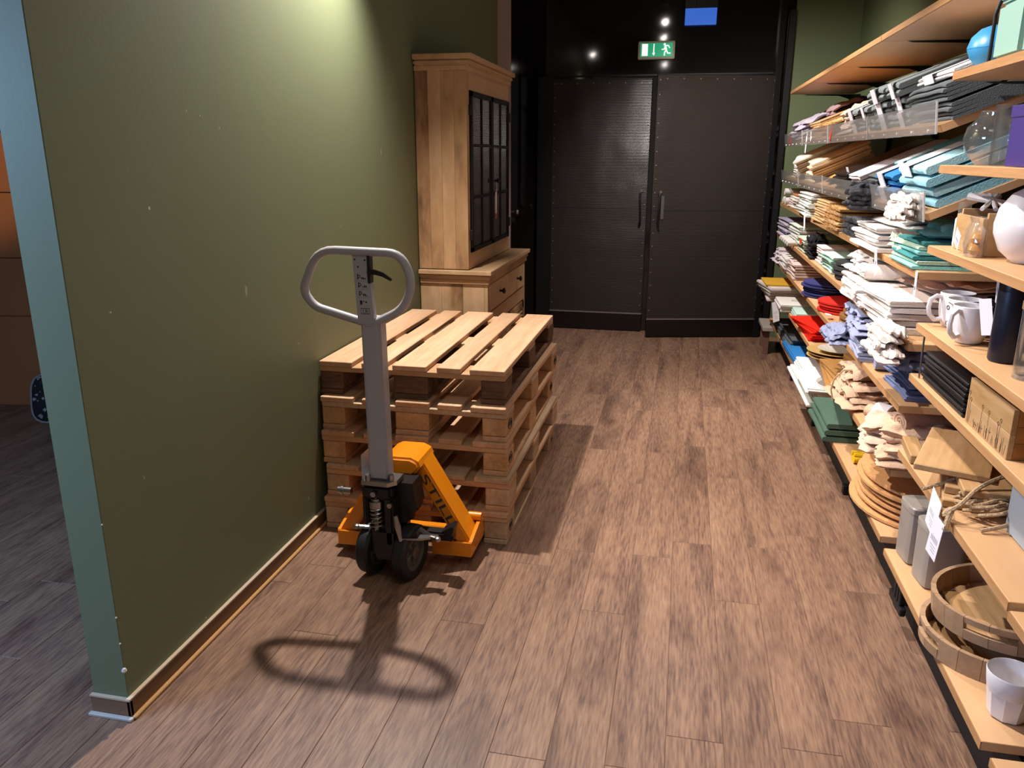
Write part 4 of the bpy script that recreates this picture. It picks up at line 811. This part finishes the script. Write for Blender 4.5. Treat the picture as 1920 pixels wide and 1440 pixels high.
price('white folded card hanging over the shelf front by the napkin packs', XF - .07, 6.14, z + .03, (R(-20), 0, R(20)), .10, .15)
stack('napkin_pack', 'pale mint napkin pack on second level', 'napkin pack', board_mesh(.26, .32, .016, Mint, .004), 3, XF + .01, 5.72, z, .0165, seed=43)
stack('napkin', 'bright red napkin fanned out on second level', 'napkin', [board_mesh(.44, .36, .011, Red, .003)], 7, XF + .01, 5.16, z, .0115, seed=44, fan=(-.004, -.006, 2.2), jr=1)
GP = mat('brushed gold plate', '#c0a066', .4, metal=.15, noise_amt=.08, nscale=9); SP = mat('silver foil', '#cfcac0', .35, metal=.2, bump=.6, bscale=40)
stack('plate', 'large gold plate on second level', 'plate', disc_mesh(.19, .17, .012, GP, 1), 3, XF - .06, 4.56, z + .0, .0145, seed=45)
stack('plate', 'crinkled silver dish lying on the gold plates', 'plate', disc_mesh(.11, .11, .012, SP, 1), 1, XF + .0, 4.52, z + .046, .01)
FAN = wood('light brown veneer', '#bb8a50', '#9a6c38', 'y', 10)
stack('serving_board', 'thin brown wooden board fanned at the shelf edge of second level', 'board', board_mesh(.46, .13, .012, FAN), 4, XF - .04, 4.08, z, .013, seed=46, fan=(.012, 0, 4), jr=1, rz=-6)
stack('serving_board', 'square brown board in pile on second level', 'board', board_mesh(.44, .22, .02, FAN), 3, XF + .12, 4.18, z, .0205, seed=47, rz=4)
heap('cloth_bundle', 'beige cloth bundle tied with string on second level', 'cloth', Beige, .36, .30, .16, XF - .045, 3.72, z, 61, 0, .022, 2, 6, amp=.9)
bm = nb(); tube(bm, [(0, 0, 0), (-.012, .004, .05), (-.005, 0, .10), (.03, -.004, .145), (.12, 0, .15)], .004, 6); o = ob('string', bm, C('string', '#b49a78'), None, (XF - .058, 3.70, z + .002)); tag(o, 'thin string tied round the beige cloth bundle', 'string')
for k, (xx, yy, rz) in enumerate(((XF + .05, 3.48, -50), (XF + .045, 3.28, -52))):
    o = single('cloth_roll', 'beige rolled cloth with white paper band, %s' % ['the farther one', 'the nearer one'][k], 'cloth', rollm(.20, .042, Beige, 12 + k), xx, yy, z + .001, (0, 0, R(rz)), 'banded beige rolls on second level')
    ob('paper_band', cyl(nb(), (.04, 0, .034), (.11, 0, .034), .0445, n=20), PAPER, o, label='white paper band')
o = single('cloth_roll', 'thick white sleeve roll with dark ends deep on second level', 'cloth', rollm(.30, .055, C('dark beige', '#8d7a68'), 14), XF + .22, 3.30, z + .001, (0, 0, R(-60)))  # darker beige cloth for the roll ends
ob('paper_band', cyl(nb(), (.10, 0, .044), (.22, 0, .044), .057, n=22), PAPER, o)
for k, (yy, ww, hh, dd, lb) in enumerate(((3.16, .30, .10, .24, 'farther'), (2.98, .24, .13, .28, 'nearer'))):
    heap('cloth', 'crumpled beige cloth at near end of second level, %s' % lb, 'cloth', Beige if k else C('light beige', '#d2b7a2'), ww, dd, hh, XF - .045 + k * .02, yy, z, 64 + k, 0, .025, 2, 5, rz=-12, amp=.9)
single('cloth_roll', 'beige rolled cloth curling at the near end of second level', 'cloth', rollm(.24, .055, Beige, 16, 3), XF + .04, 2.99, z + .10, (0, 0, R(18)))

# lowest level
z = .265
stack('napkin', 'dark grey napkin leaning at far end of lowest level', 'napkin', [board_mesh(.80, .34, .014, C('slate cloth', '#55585c'), .004)], 6, XF - .0, 6.24, z, .0145, seed=51, fan=(.004, -.012, .6), jr=1)
price('white tag with red seal on the dark grey napkins', XF + .10, 6.36, z + .16, (0, R(-30), 0), .09, .07)
stack('tablecloth', 'bright blue folded tablecloth on lowest level', 'tablecloth', [board_mesh(.62, .42, .042, Blue, .008)], 1, XF - .0, 5.64, z, .042)
stack('napkin', 'dark blue strap lying on the bright blue tablecloth', 'strap', board_mesh(.05, .26, .008, C('navy', '#23264a'), .002), 1, XF + .09, 5.44, z + .044, .01)
stack('tablecloth', 'white folded tablecloth on lowest level', 'tablecloth', [board_mesh(.86, .42, .016, Wc, .004), board_mesh(.84, .42, .016, C('green white', '#cfd8cc'), .004)], 5, XF - .045, 4.86, z, .0165, seed=53, fan=(.011, 0, 0), jr=.6)
stack('napkin', 'thin white napkin fanned over shelf edge of lowest level', 'napkin', [board_mesh(.50, .20, .007, Wc, .002)], 4, XF - .055, 4.66, z + .084, .0075, seed=54, fan=(.016, .0, -3.2), jr=.5)
stack('tablecloth', 'dark green folded tablecloth on lowest level', 'tablecloth', [fold_mesh(.46, .42, .032, 1, 91, Grn, .3)], 3, XF - .05, 4.10, z, .033, seed=55, jr=.8, jy=.004, fan=(.006, 0, 0))
bm = nb(); r3 = random.Random(4)
for k in range(11): a = r3.uniform(-.035, .035); b = r3.uniform(0, .03); tube(bm, [(0, a, .012 + b), (.08, a * .8, .012 + b * .9), (.3, a * .9, .014 + b)], [.011, .009, .008], 8)
o = ob('candle_bundle', bm, C('bright yellow', '#e0b526'), None, (XF + .04, 3.62, z + .001)); tag(o, 'yellow bundle of thin rolls between green cloths and cork boards', 'candles')
stack('placemat', 'large round cork board on lowest level', 'placemat', disc_mesh(.215, .30, .014, CORK), 6, XF - .03, 3.20, z, .0235, seed=57, jx=.014, fan=(.004, 0, 0), jr=0)
t = thing('low_stand', 'pale grey low wooden stand on the floor by the far shelf end', 'stand', (.86, 6.95, 0))
ob('top', box(nb(), -.16, .12, -.20, .20, .20, .235, .004), mat('pale grey laminate', '#a89c94', .6), t)
for sx in (-.12, .08):
    for sy in (-.15, .15): ob('leg', box(nb(), sx - .02, sx + .02, sy - .02, sy + .02, 0, .20, .002), mat('reddish stand leg', '#76544a', .7), t)

# ------------------------------------------------------------------ nearest bay
z = 1.846
t = thing('storage_tin', 'blue egg-shaped tin with seam on the highest near shelf', 'tin', (.850, 2.715, z))
ob('body', lathe(nb(), [(0, 0), (.035, 0), (.060, .028), (.069, .050), (.069, .052)], 32), mat('sky blue enamel', '#3f8fc0', .35), t); ob('lid', lathe(nb(), [(.070, .052), (.070, .056), (.062, .084), (.040, .106), (.018, .114), (0, .116)], 32), MATS['sky blue enamel'], t)
for k, (yy, lb) in enumerate(((2.47, 'pale mint green lidded bread tin beside the blue egg-shaped tin'), (2.245, 'pale mint green tin at the right frame edge on the highest near shelf'))):
    t = thing('storage_tin', lb, 'tin', (.93, yy, z)); MT = mat('pale mint enamel', '#8fb0a3', .4)
    ob('body', box(nb(), -.13, .13, -.095, .095, 0, .145, .012), MT, t); ob('lid', box(nb(), -.134, .134, -.099, .099, .146, .172, .01), MT, t)
bm = nb(); tube(bm, [(0, 0, 0), (0, 0, .125), (.006, -.006, .155), (.024, -.02, .175), (.046, -.035, .165), (.055, -.04, .14)], .005, 8); o = ob('hook', bm, BLACKM, None, (.80, 2.583, z)); tag(o, 'black curved metal hook between the blue and mint tins', 'hook')
z = 1.574
def vessel(name, label, cat, prof, m, x, y, z, n=36, extra=None):
    t = thing(name, label, cat, (x, y, z)); ob('body', lathe(nb(), prof, n), m, t); return t
GL = mat('solid glass', '#ffffff', .02); GL.node_tree.nodes['Principled BSDF'].inputs['Transmission Weight'].default_value = 0
vessel('glass_vase', 'round clear glass vase at the end of the eye-level shelf', 'vase', [(0, .003), (.045, .003), (.078, .04), (.085, .075), (.078, .105), (.05, .138), (.048, .15), (.050, .152), (.053, .148), (.053, .138), (.081, .107), (.088, .075), (.081, .038), (.047, 0), (0, 0)], GLASS, .885, 2.68, z)
for k, (xx, yy, h_, lb) in enumerate(((.865, 2.50, .16, 'straight clear glass jar beside the round vase'), (.93, 2.42, .15, 'clear glass jar behind the straight jar by the purple box'))):
    vessel('glass_jar', lb, 'jar', [(0, .004), (.046, .004), (.046, h_ - .01), (.049, h_), (.052, h_), (.050, h_ - .012), (.050, .002), (.046, 0), (0, 0)], GLASS, xx, yy, z)
t = thing('gift_box', 'dark purple box beside the glass jars', 'box', (.90, 2.235, z)); PU = mat('purple card', '#3a2a6b', .5)
ob('body', box(nb(), -.09, .09, -.135, .135, 0, .145, .002), PU, t); ob('lid', box(nb(), -.093, .093, -.138, .138, .12, .15, .002), PU, t)
z = 1.326
t = thing('spray_bottle', 'small white bottle with clear cap beside the wooden crate', 'bottle', (.855, 2.765, z)); ob('body', lathe(nb(), [(0, 0), (.02, 0), (.022, .01), (.022, .085), (.012, .10), (0, .10)], 20), PAPER, t); ob('cap', lathe(nb(), [(.012, .10), (.018, .105), (.018, .135), (0, .138)], 16), ACRYL, t)
t = thing('wooden_crate', 'small wooden cutlery crate on fifth near shelf', 'crate', (.93, 2.61, z))
for sx in (-.10, .10): ob('side_board', box(nb(), sx - .006, sx + .006, -.115, .115, 0, .105, .001), WD2, t, smooth=None)
for sy in (-.109, .109): ob('end_board', box(nb(), -.094, .094, sy - .006, sy + .006, 0, .12, .001), WD, t, smooth=None)
ob('floor_board', box(nb(), -.094, .094, -.103, .103, .002, .01), WD, t, smooth=None)
for k in range(5):
    bm = nb(); tube(bm, [(-.06 + k * .015, -.09, .0), (-.055 + k * .015, .0, .012), (-.05 + k * .013, .09, .02), (-.05 + k * .012, .13, .026)], [.006, .007, .010, .012], 8)
    o = ob('spoon', bm, WHITE, None, (.93, 2.62 + k * .008, z + .128)); o.rotation_euler = (0, 0, R(-25 + 14 * k)); tag(o, 'white spoon across the small crate, %s' % ['pointing most to the aisle', 'second from the aisle side', 'middle of the fan', 'second from the wall side', 'pointing most to the wall'][4 - k], 'spoon', 'white spoons on the small crate')
AMB = mat('amber sweets', '#c98712', .25)
t = thing('clear_bag', 'clear bag with amber glass baubles before the small crate', 'bag', (.812, 2.50, z))
bm = nb(); lathe(bm, [(0, .0), (.034, .002), (.040, .03), (.034, .075), (.022, .095), (.028, .11)], 14); bmesh.ops.transform(bm, matrix=Matrix.Diagonal((.7, 1.3, 1, 1)), verts=bm.verts[:]); ob('wrapper', bm, ACRYL, t)
for (a, b, c) in ((0, 0, .02), (.008, .022, .022), (-.006, -.022, .02), (.004, .008, .048), (0, -.014, .052)): ob('bauble', lathe(nb(), [(0, -.016), (.011, -.011), (.016, 0), (.011, .011), (0, .016)], 12, (a, b, c)), AMB, t)
price('white tag leaning on the clear bag of amber baubles', .79, 2.575, z + .062, (R(35), R(-8), 0), .04, .055)
t = thing('globe_vase', 'large white round ceramic vase at right frame edge', 'vase', (.92, 2.375, z))
ob('body', lathe(nb(), [(0, 0), (.05, 0), (.085, .03), (.103, .075), (.105, .10), (.098, .14), (.072, .178), (.04, .198), (.036, .2), (.03, .195), (0, .19)], 48), WHITE, t)
z = 1.073
def mug(x, y, rz, label, m, face=False, s=1.0):
    t = thing('mug', label, 'mug', (x, y, z), (0, 0, R(rz)), 'white mugs on the fourth near shelf' if m is WHITE else None)
    ob('body', lathe(nb(), [(0, 0), (.030, 0), (.038, .006), (.047, .03), (.051, .06), (.051, .108), (.0495, .11), (.048, .108), (.048, .06), (.043, .028), (.03, .01), (0, .008)], 36), m, t)
    ob('handle', tube(nb(), [(.046, 0, .095), (.066, 0, .099), (.084, 0, .088), (.088, 0, .062), (.082, 0, .038), (.064, 0, .022), (.043, 0, .026)], .0075, 8), m, t)
    if face:
        q = lambda a, zz, rr=.0518: (rr * math.cos(R(a)), rr * math.sin(R(a)), zz)
        bm = nb()
        for a, zz in ((-22, .082), (-22, .038)): tube(bm, [q(a + 9 * math.cos(u), zz + .006 * math.sin(u)) for u in [k * PI / 5 for k in range(10)]], .0011, 4, True)
        tube(bm, [q(-42, .098), q(-30, .100), q(-14, .094), q(-8, .08), q(-10, .05), q(0, .036), q(10, .03)], .0013, 4); ob('face_drawing', bm, INK, t)
mug(.84, 2.515, 216, 'plain white mug nearest the shelf front on fourth near shelf', WHITE)
mug(.858, 2.63, 20, 'white mug with a line-drawn face behind the plain mug', WHITE)

t = [o for o in bpy.data.objects if o.get('label', '').startswith('white mug with a line-drawn')][0]
q = lambda a, zz, rr=.0518: (rr * math.cos(R(a)), rr * math.sin(R(a)), zz)
bm = nb()
for a, zz in ((168, .083), (176, .036)): tube(bm, [q(a + 8 * math.cos(u), zz + .006 * math.sin(u)) for u in [k * PI / 5 for k in range(10)]], .0012, 4, True)
tube(bm, [q(168, .099), q(190, .095), q(196, .08), q(194, .055), q(196, .045), q(206, .03)], .0013, 4); ob('face_drawing', bm, INK, t)
mug(.872, 2.755, 190, 'white mug with its handle to the aisle at the shelf end', WHITE)
mug(.975, 2.66, 30, 'dark mug behind the white mugs', mat('dark glaze', '#1e1c22', .2))
BOT = mat('matt navy black steel', '#15182a', .4, metal=.3); 
def bottle(x, y, r, h, label):
    t = thing('bottle', label, 'bottle', (x, y, z)); ob('body', lathe(nb(), [(0, 0), (r * .92, 0), (r, .006), (r, h * .78), (r * .97, h * .8), (r * .97, h * .805), (0, h * .806)], 32), BOT, t)
    ob('cap', lathe(nb(), [(r * .99, h * .807), (r * .99, h * .97), (r * .9, h), (0, h)], 32), mat('satin black cap', '#0e0e12', .35), t); return t
bottle(.935, 2.455, .034, .225, 'slim black bottle with tag between mugs and navy bottle'); bottle(.862, 2.295, .040, .235, 'tall navy black bottle on fourth near shelf')
price('white printed tag hanging from the slim black bottle', .865, 2.42, z + .215, (R(22), R(-12), R(0)), .045, .105)
price('grey white folded tag hanging on the navy bottle', .815, 2.36, z + .155, (R(-12), R(-4), R(30)), .04, .10, False)
t = thing('glass_canister', 'clear glass canister with wooden lid at right frame edge', 'canister', (.865, 2.115, z))
ob('body', lathe(nb(), [(0, .005), (.042, .005), (.042, .17), (.045, .17), (.045, .0), (0, 0)], 32), GLASS, t); ob('lid', lathe(nb(), [(0, .171), (.047, .171), (.047, .19), (0, .19)], 32), WD, t)
z = .901
sl = stack('placemat', 'black square slate mat in pile on third near shelf', 'placemat', board_mesh(.40, .34, .010, Blk, .002), 7, XF + .015, 2.52, z, .0142, seed=61, jr=.8, jx=.004, jy=.004)
lb = ob('sticker', box(nb(), .05, .085, -.02, .02, .0101, .0108), RT, sl[-1], label='red and white sticker'); ob('sticker_white', box(nb(), .085, .10, -.01, .02, .0101, .0108), PAPER, lb)
bm = nb(); tube(bm, [(0, 0, 0), (-.002, 0, .14)], .003, 6); o = ob('wire_stand', bm, STEEL, None, (XF + .012, 2.735, z)); tag(o, 'thin steel rod standing at the corner of the black mats', 'rod')
t = thing('planter_box', 'rectangular wooden box engraved with wild flowers on third near shelf', 'box', (.79, 1.99, z))
E1, E2, E3 = .27, .30, .125   # depth, length along the shelf, height
for k in range(2): ob('side_board', box(nb(), 0, .013, 0, E2, k * E3 / 2, (k + 1) * E3 / 2 - .0006, .0008), WD2, t, smooth=None); ob('side_board', box(nb(), E1 - .013, E1, 0, E2, k * E3 / 2, (k + 1) * E3 / 2 - .0006, .0008), WD2, t, smooth=None)
for k in range(3): ob('end_board', box(nb(), .0135, E1 - .0135, 0, .013, k * E3 / 3, (k + 1) * E3 / 3 - .0006, .0008), wood('warm striped wood', '#b5793a', '#7c4a20', 'x', 7, .5, .2, 9, .08), t, smooth=None); ob('end_board', box(nb(), .0135, E1 - .0135, E2 - .013, E2, k * E3 / 3, (k + 1) * E3 / 3 - .0006, .0008), WD, t, smooth=None)
ob('floor_board', box(nb(), .0135, E1 - .0135, .0135, E2 - .0135, .002, .01), WD, t, smooth=None)
bm = nb(); r3 = random.Random(11)
for k in range(34):
    y = r3.uniform(.015, E2 - .015); h_ = r3.uniform(.018, .045) if k % 6 else r3.uniform(.055, .08); dy = r3.uniform(-.006, .006)
    prism(bm, [(y - .0006, .004), (y + .0006, .004), (y + dy + .0004, h_), (y + dy - .0004, h_)], YZ, -.0006, .0001)
    if k % 6 == 0: tube(bm, [(-.0005, y + dy + .005 * math.cos(u), h_ + .005 + .005 * math.sin(u)) for u in [i * PI / 4 for i in range(8)]], .0007, 3, True)
    elif k % 3 == 0:
        for s in (1, -1): prism(bm, [(y + dy * .6, h_ * .6), (y + dy * .6 + s * .008, h_ * .75), (y + dy * .6 + s * .007, h_ * .79)], YZ, -.0006, .0001)
ob('engraving', bm, mat('burnt engraving', '#6b4e33', .8), t)
z = .629
for k, (w_, d, th, xx, yy, zz, rz, lb) in enumerate(((.44, .19, .024, .83, 2.53, 0, -14, 'thick cutting board at the bottom of the board pile on second near shelf'), (.40, .20, .024, .86, 2.55, .0245, -20, 'cutting board in the middle of the board pile'),
                                                     (.42, .15, .022, .845, 2.49, .049, -8, 'dark-edged cutting board below the topmost one'), (.40, .20, .020, .79, 2.60, .072, -22, 'topmost large cutting board jutting over the shelf edge'), (.20, .05, .03, .785, 2.755, 0, -6, 'small wooden block at the shelf edge beside the cutting boards'))):
    stack('cutting_board', lb, 'board', board_mesh(w_, d, th, WD2, .003), 1, xx, yy, z + zz, .01, jr=0, jx=0, jy=0, rz=rz)
price('grey white paper label deep on the cutting boards', 1.00, 2.55, z + .096, (0, R(-78), 0), .09, .04, False)
ROPE = mat('jute rope', '#b09574', .9, noise_amt=.15, nscale=60, bump=.8, bscale=150)
def rope(pts, r, label):
    P = [Vector(p) for p in pts]; out = []
    for i in range(len(P) - 1):
        p0, p1, p2, p3 = P[max(i - 1, 0)], P[i], P[i + 1], P[min(i + 2, len(P) - 1)]
        for s in range(6): u = s / 6; out.append(.5 * ((2 * p1) + (p2 - p0) * u + (2 * p0 - 5 * p1 + 4 * p2 - p3) * u * u + (3 * p1 - p0 - 3 * p2 + p3) * u ** 3))
    out.append(P[-1]); o = ob('rope', tube(nb(), [p - P[0] for p in out], r, 6), ROPE, None, P[0]); return tag(o, label, 'rope', 'jute ropes with tags on second near shelf')
zz = z + .006
LBR = ['jute rope loop reaching from the tag over the shelf edge', 'jute rope loop lying farthest back by the cutting boards', 'thin jute rope loop in the middle of the tangle', 'jute rope end lying toward the white box', 'jute rope strand on top of the tangle', 'thin curled strand beside the white box']
rope([(.755, 2.215, zz + .02), (.79, 2.22, zz + .045), (.86, 2.29, zz + .075), (.95, 2.33, zz + .10), (1.0, 2.30, zz + .07)], .006, LBR[0])
rope([(.74, 2.38, zz + .02), (.79, 2.40, zz + .03), (.86, 2.40, zz + .06), (.92, 2.33, zz + .055), (.97, 2.24, zz + .01)], .0055, LBR[1])
rope([(.79, 2.34, zz + .005), (.82, 2.33, zz + .025), (.87, 2.31, zz + .04), (.94, 2.30, zz + .03), (.98, 2.24, zz)], .0045, LBR[2])
rope([(.83, 2.16, zz), (.88, 2.17, zz + .012), (.93, 2.20, zz + .02), (.98, 2.26, zz + .03), (1.0, 2.30, zz + .02)], .0055, LBR[3])
rope([(.80, 2.28, zz + .03), (.84, 2.24, zz + .04), (.90, 2.26, zz + .05), (.96, 2.28, zz + .05), (.99, 2.31, zz + .06)], .0055, LBR[4])
for k in range(7):
    r5 = random.Random(k + 40); y1_ = 2.20 + r5.random() * .14; x1_ = .80 + r5.random() * .05
    rope([(x1_, y1_, zz + .012 + .004 * k), (x1_ + .04, y1_ + r5.uniform(-.03, .04), zz + .028 + .004 * k), (x1_ + .09, y1_ + r5.uniform(-.03, .05), zz + .035 + .003 * k), (x1_ + .14, y1_ + r5.uniform(-.04, .05), zz + .022 + .004 * k), (x1_ + .17, y1_ + r5.uniform(-.03, .06), zz + .01 + .004 * k)], .0052, 'jute rope strand inside the tangle beside the cutting boards')
rope([(.90, 2.16, zz - .003), (.95, 2.17, zz + .01), (.99, 2.19, zz + .006), (1.01, 2.17, zz - .002)], .0035, LBR[5])
rope([(.775, 2.225, zz + .03), (.765, 2.212, zz + .022), (.757, 2.22, zz + .012), (.765, 2.232, zz + .018), (.772, 2.22, zz + .028), (.762, 2.206, zz + .01), (.752, 2.19, zz - .02)], .008, 'thick jute knot over the shelf edge above the tags')
price('long white barcode tag hanging from the jute knot', .744, 2.215, zz + .0, (R(10), 0, R(8)), .062, .125)
price('wide white tag behind the barcode tag at the jute knot', .752, 2.285, zz + .04, (R(12), 0, R(0)), .09, .12)
price('white tag lying in the rope tangle', .86, 2.30, zz + .03, (0, R(-82), 0), .12, .10, False)
t = thing('metal_box', 'pale grey metal box at right edge of second near shelf', 'box', (1.01, 2.07, z)); ob('body', box(nb(), -.11, .11, -.13, .13, 0, .19, .006), mat('pale blue grey metal', '#9aa3ab', .4), t); ob('lid', box(nb(), -.112, .112, -.132, .132, .191, .21, .005), MATS['pale blue grey metal'], t)
z = .251
CG = mat('warm grey enamel', '#8f8780', .38)
for k, (xx, yy, lb) in enumerate(((.872, 2.745, 'grey lidded canister farther from camera on lowest near shelf'), (.885, 2.585, 'grey lidded canister nearer to the round trays'))):
    t = thing('canister', lb, 'canister', (xx, yy, z), (0, 0, R(6)))
    ob('body', lathe(nb(), [(0, 0), (.056, 0), (.061, .006), (.063, .185), (0, .185)], 40, sq=7), CG, t); ob('lid', lathe(nb(), [(.0645, .186), (.0645, .205), (.061, .21), (.05, .209), (0, .209)], 40, sq=7), CG, t)
def tray(x, y, z, r, h, tilt, label, handles):
    t = thing('tray', label, 'tray', (x, y, z), tilt, 'round wooden trays on lowest near shelf')
    n = 20
    for k in range(n):
        a0, a1 = 2 * PI * k / n, 2 * PI * (k + 1) / n - .006; bm = nb()
        am = (a0 + a1) / 2; hole = any(abs(((am - q + PI) % (2 * PI)) - PI) < .34 for q in handles)
        segs = [(0, h)] if not hole else [(0, h * .45), (h * .72, h)]
        for zl, zh in segs:
            A = [[bm.verts.new((rr * math.cos(a), rr * math.sin(a), zq)) for rr, zq in ((r, zl), (r + .003, zh), (r - .011, zh), (r - .014, zl))] for a in (a0, (a0 + a1) / 2, a1)]
            for P, Q in zip(A, A[1:]): bridge(bm, P, Q)
            bm.faces.new(A[0][::-1]); bm.faces.new(A[-1])
        ob('rim_segment', bm, WDR, t, smooth=20)
    for k in range(9):
        x0 = -r + .012 + k * (2 * r - .024) / 9; x1 = x0 + (2 * r - .024) / 9 - .001; hw = math.sqrt(max((r - .013) ** 2 - max(abs(x0), abs(x1)) ** 2, .0004))
        ob('base_slat', box(nb(), x0, x1, -hw, hw, .004, .012), WD2, t, smooth=None)
    return t
WDR = wood('light tray rim wood', '#ba9878', '#8c6c50', 'z', 5, .5, .3, 1, .08)
tray(.935, 2.215, z, .19, .065, (0, 0, R(9)), 'lower round wooden tray, under the tilted one', [PI * 1.02])
tray(1.0, 2.265, z + .075, .215, .068, (R(-2), R(-4), R(0)), 'upper round wooden tray with slot handles resting on the lower one', [PI * 1.28, PI * .2])
t = thing('tumbler', 'white faceted ceramic tumbler at the near end of the lowest shelf', 'cup', (.868, 1.915, z))
bm = nb(); prof = [(0, 0), (.036, 0), (.041, .004), (.052, .085), (.056, .095), (.060, .135), (.0605, .138), (.057, .138), (.055, .12), (.038, .012), (0, .01)]
lathe(bm, prof, 9); 
bm.free(); bm = nb()
lathe(bm, [(0, 0), (.038, 0), (.043, .004), (.054, .078)], 9); ob('faceted_base', bm, WHITE, t, smooth=8)
ob('rim', lathe(nb(), [(.0518, .070), (.0556, .084), (.0605, .122), (.059, .125), (.0565, .122), (.053, .09), (.042, .02), (0, .012)], 40), WHITE, t)
vessel('glass', 'clear glass with copper rim at lower right corner', 'glass', [(0, 0), (.03, 0), (.04, .09), (.042, .10), (.039, .10), (.03, .01), (0, .008)], GLASS, .93, 1.64, .257)
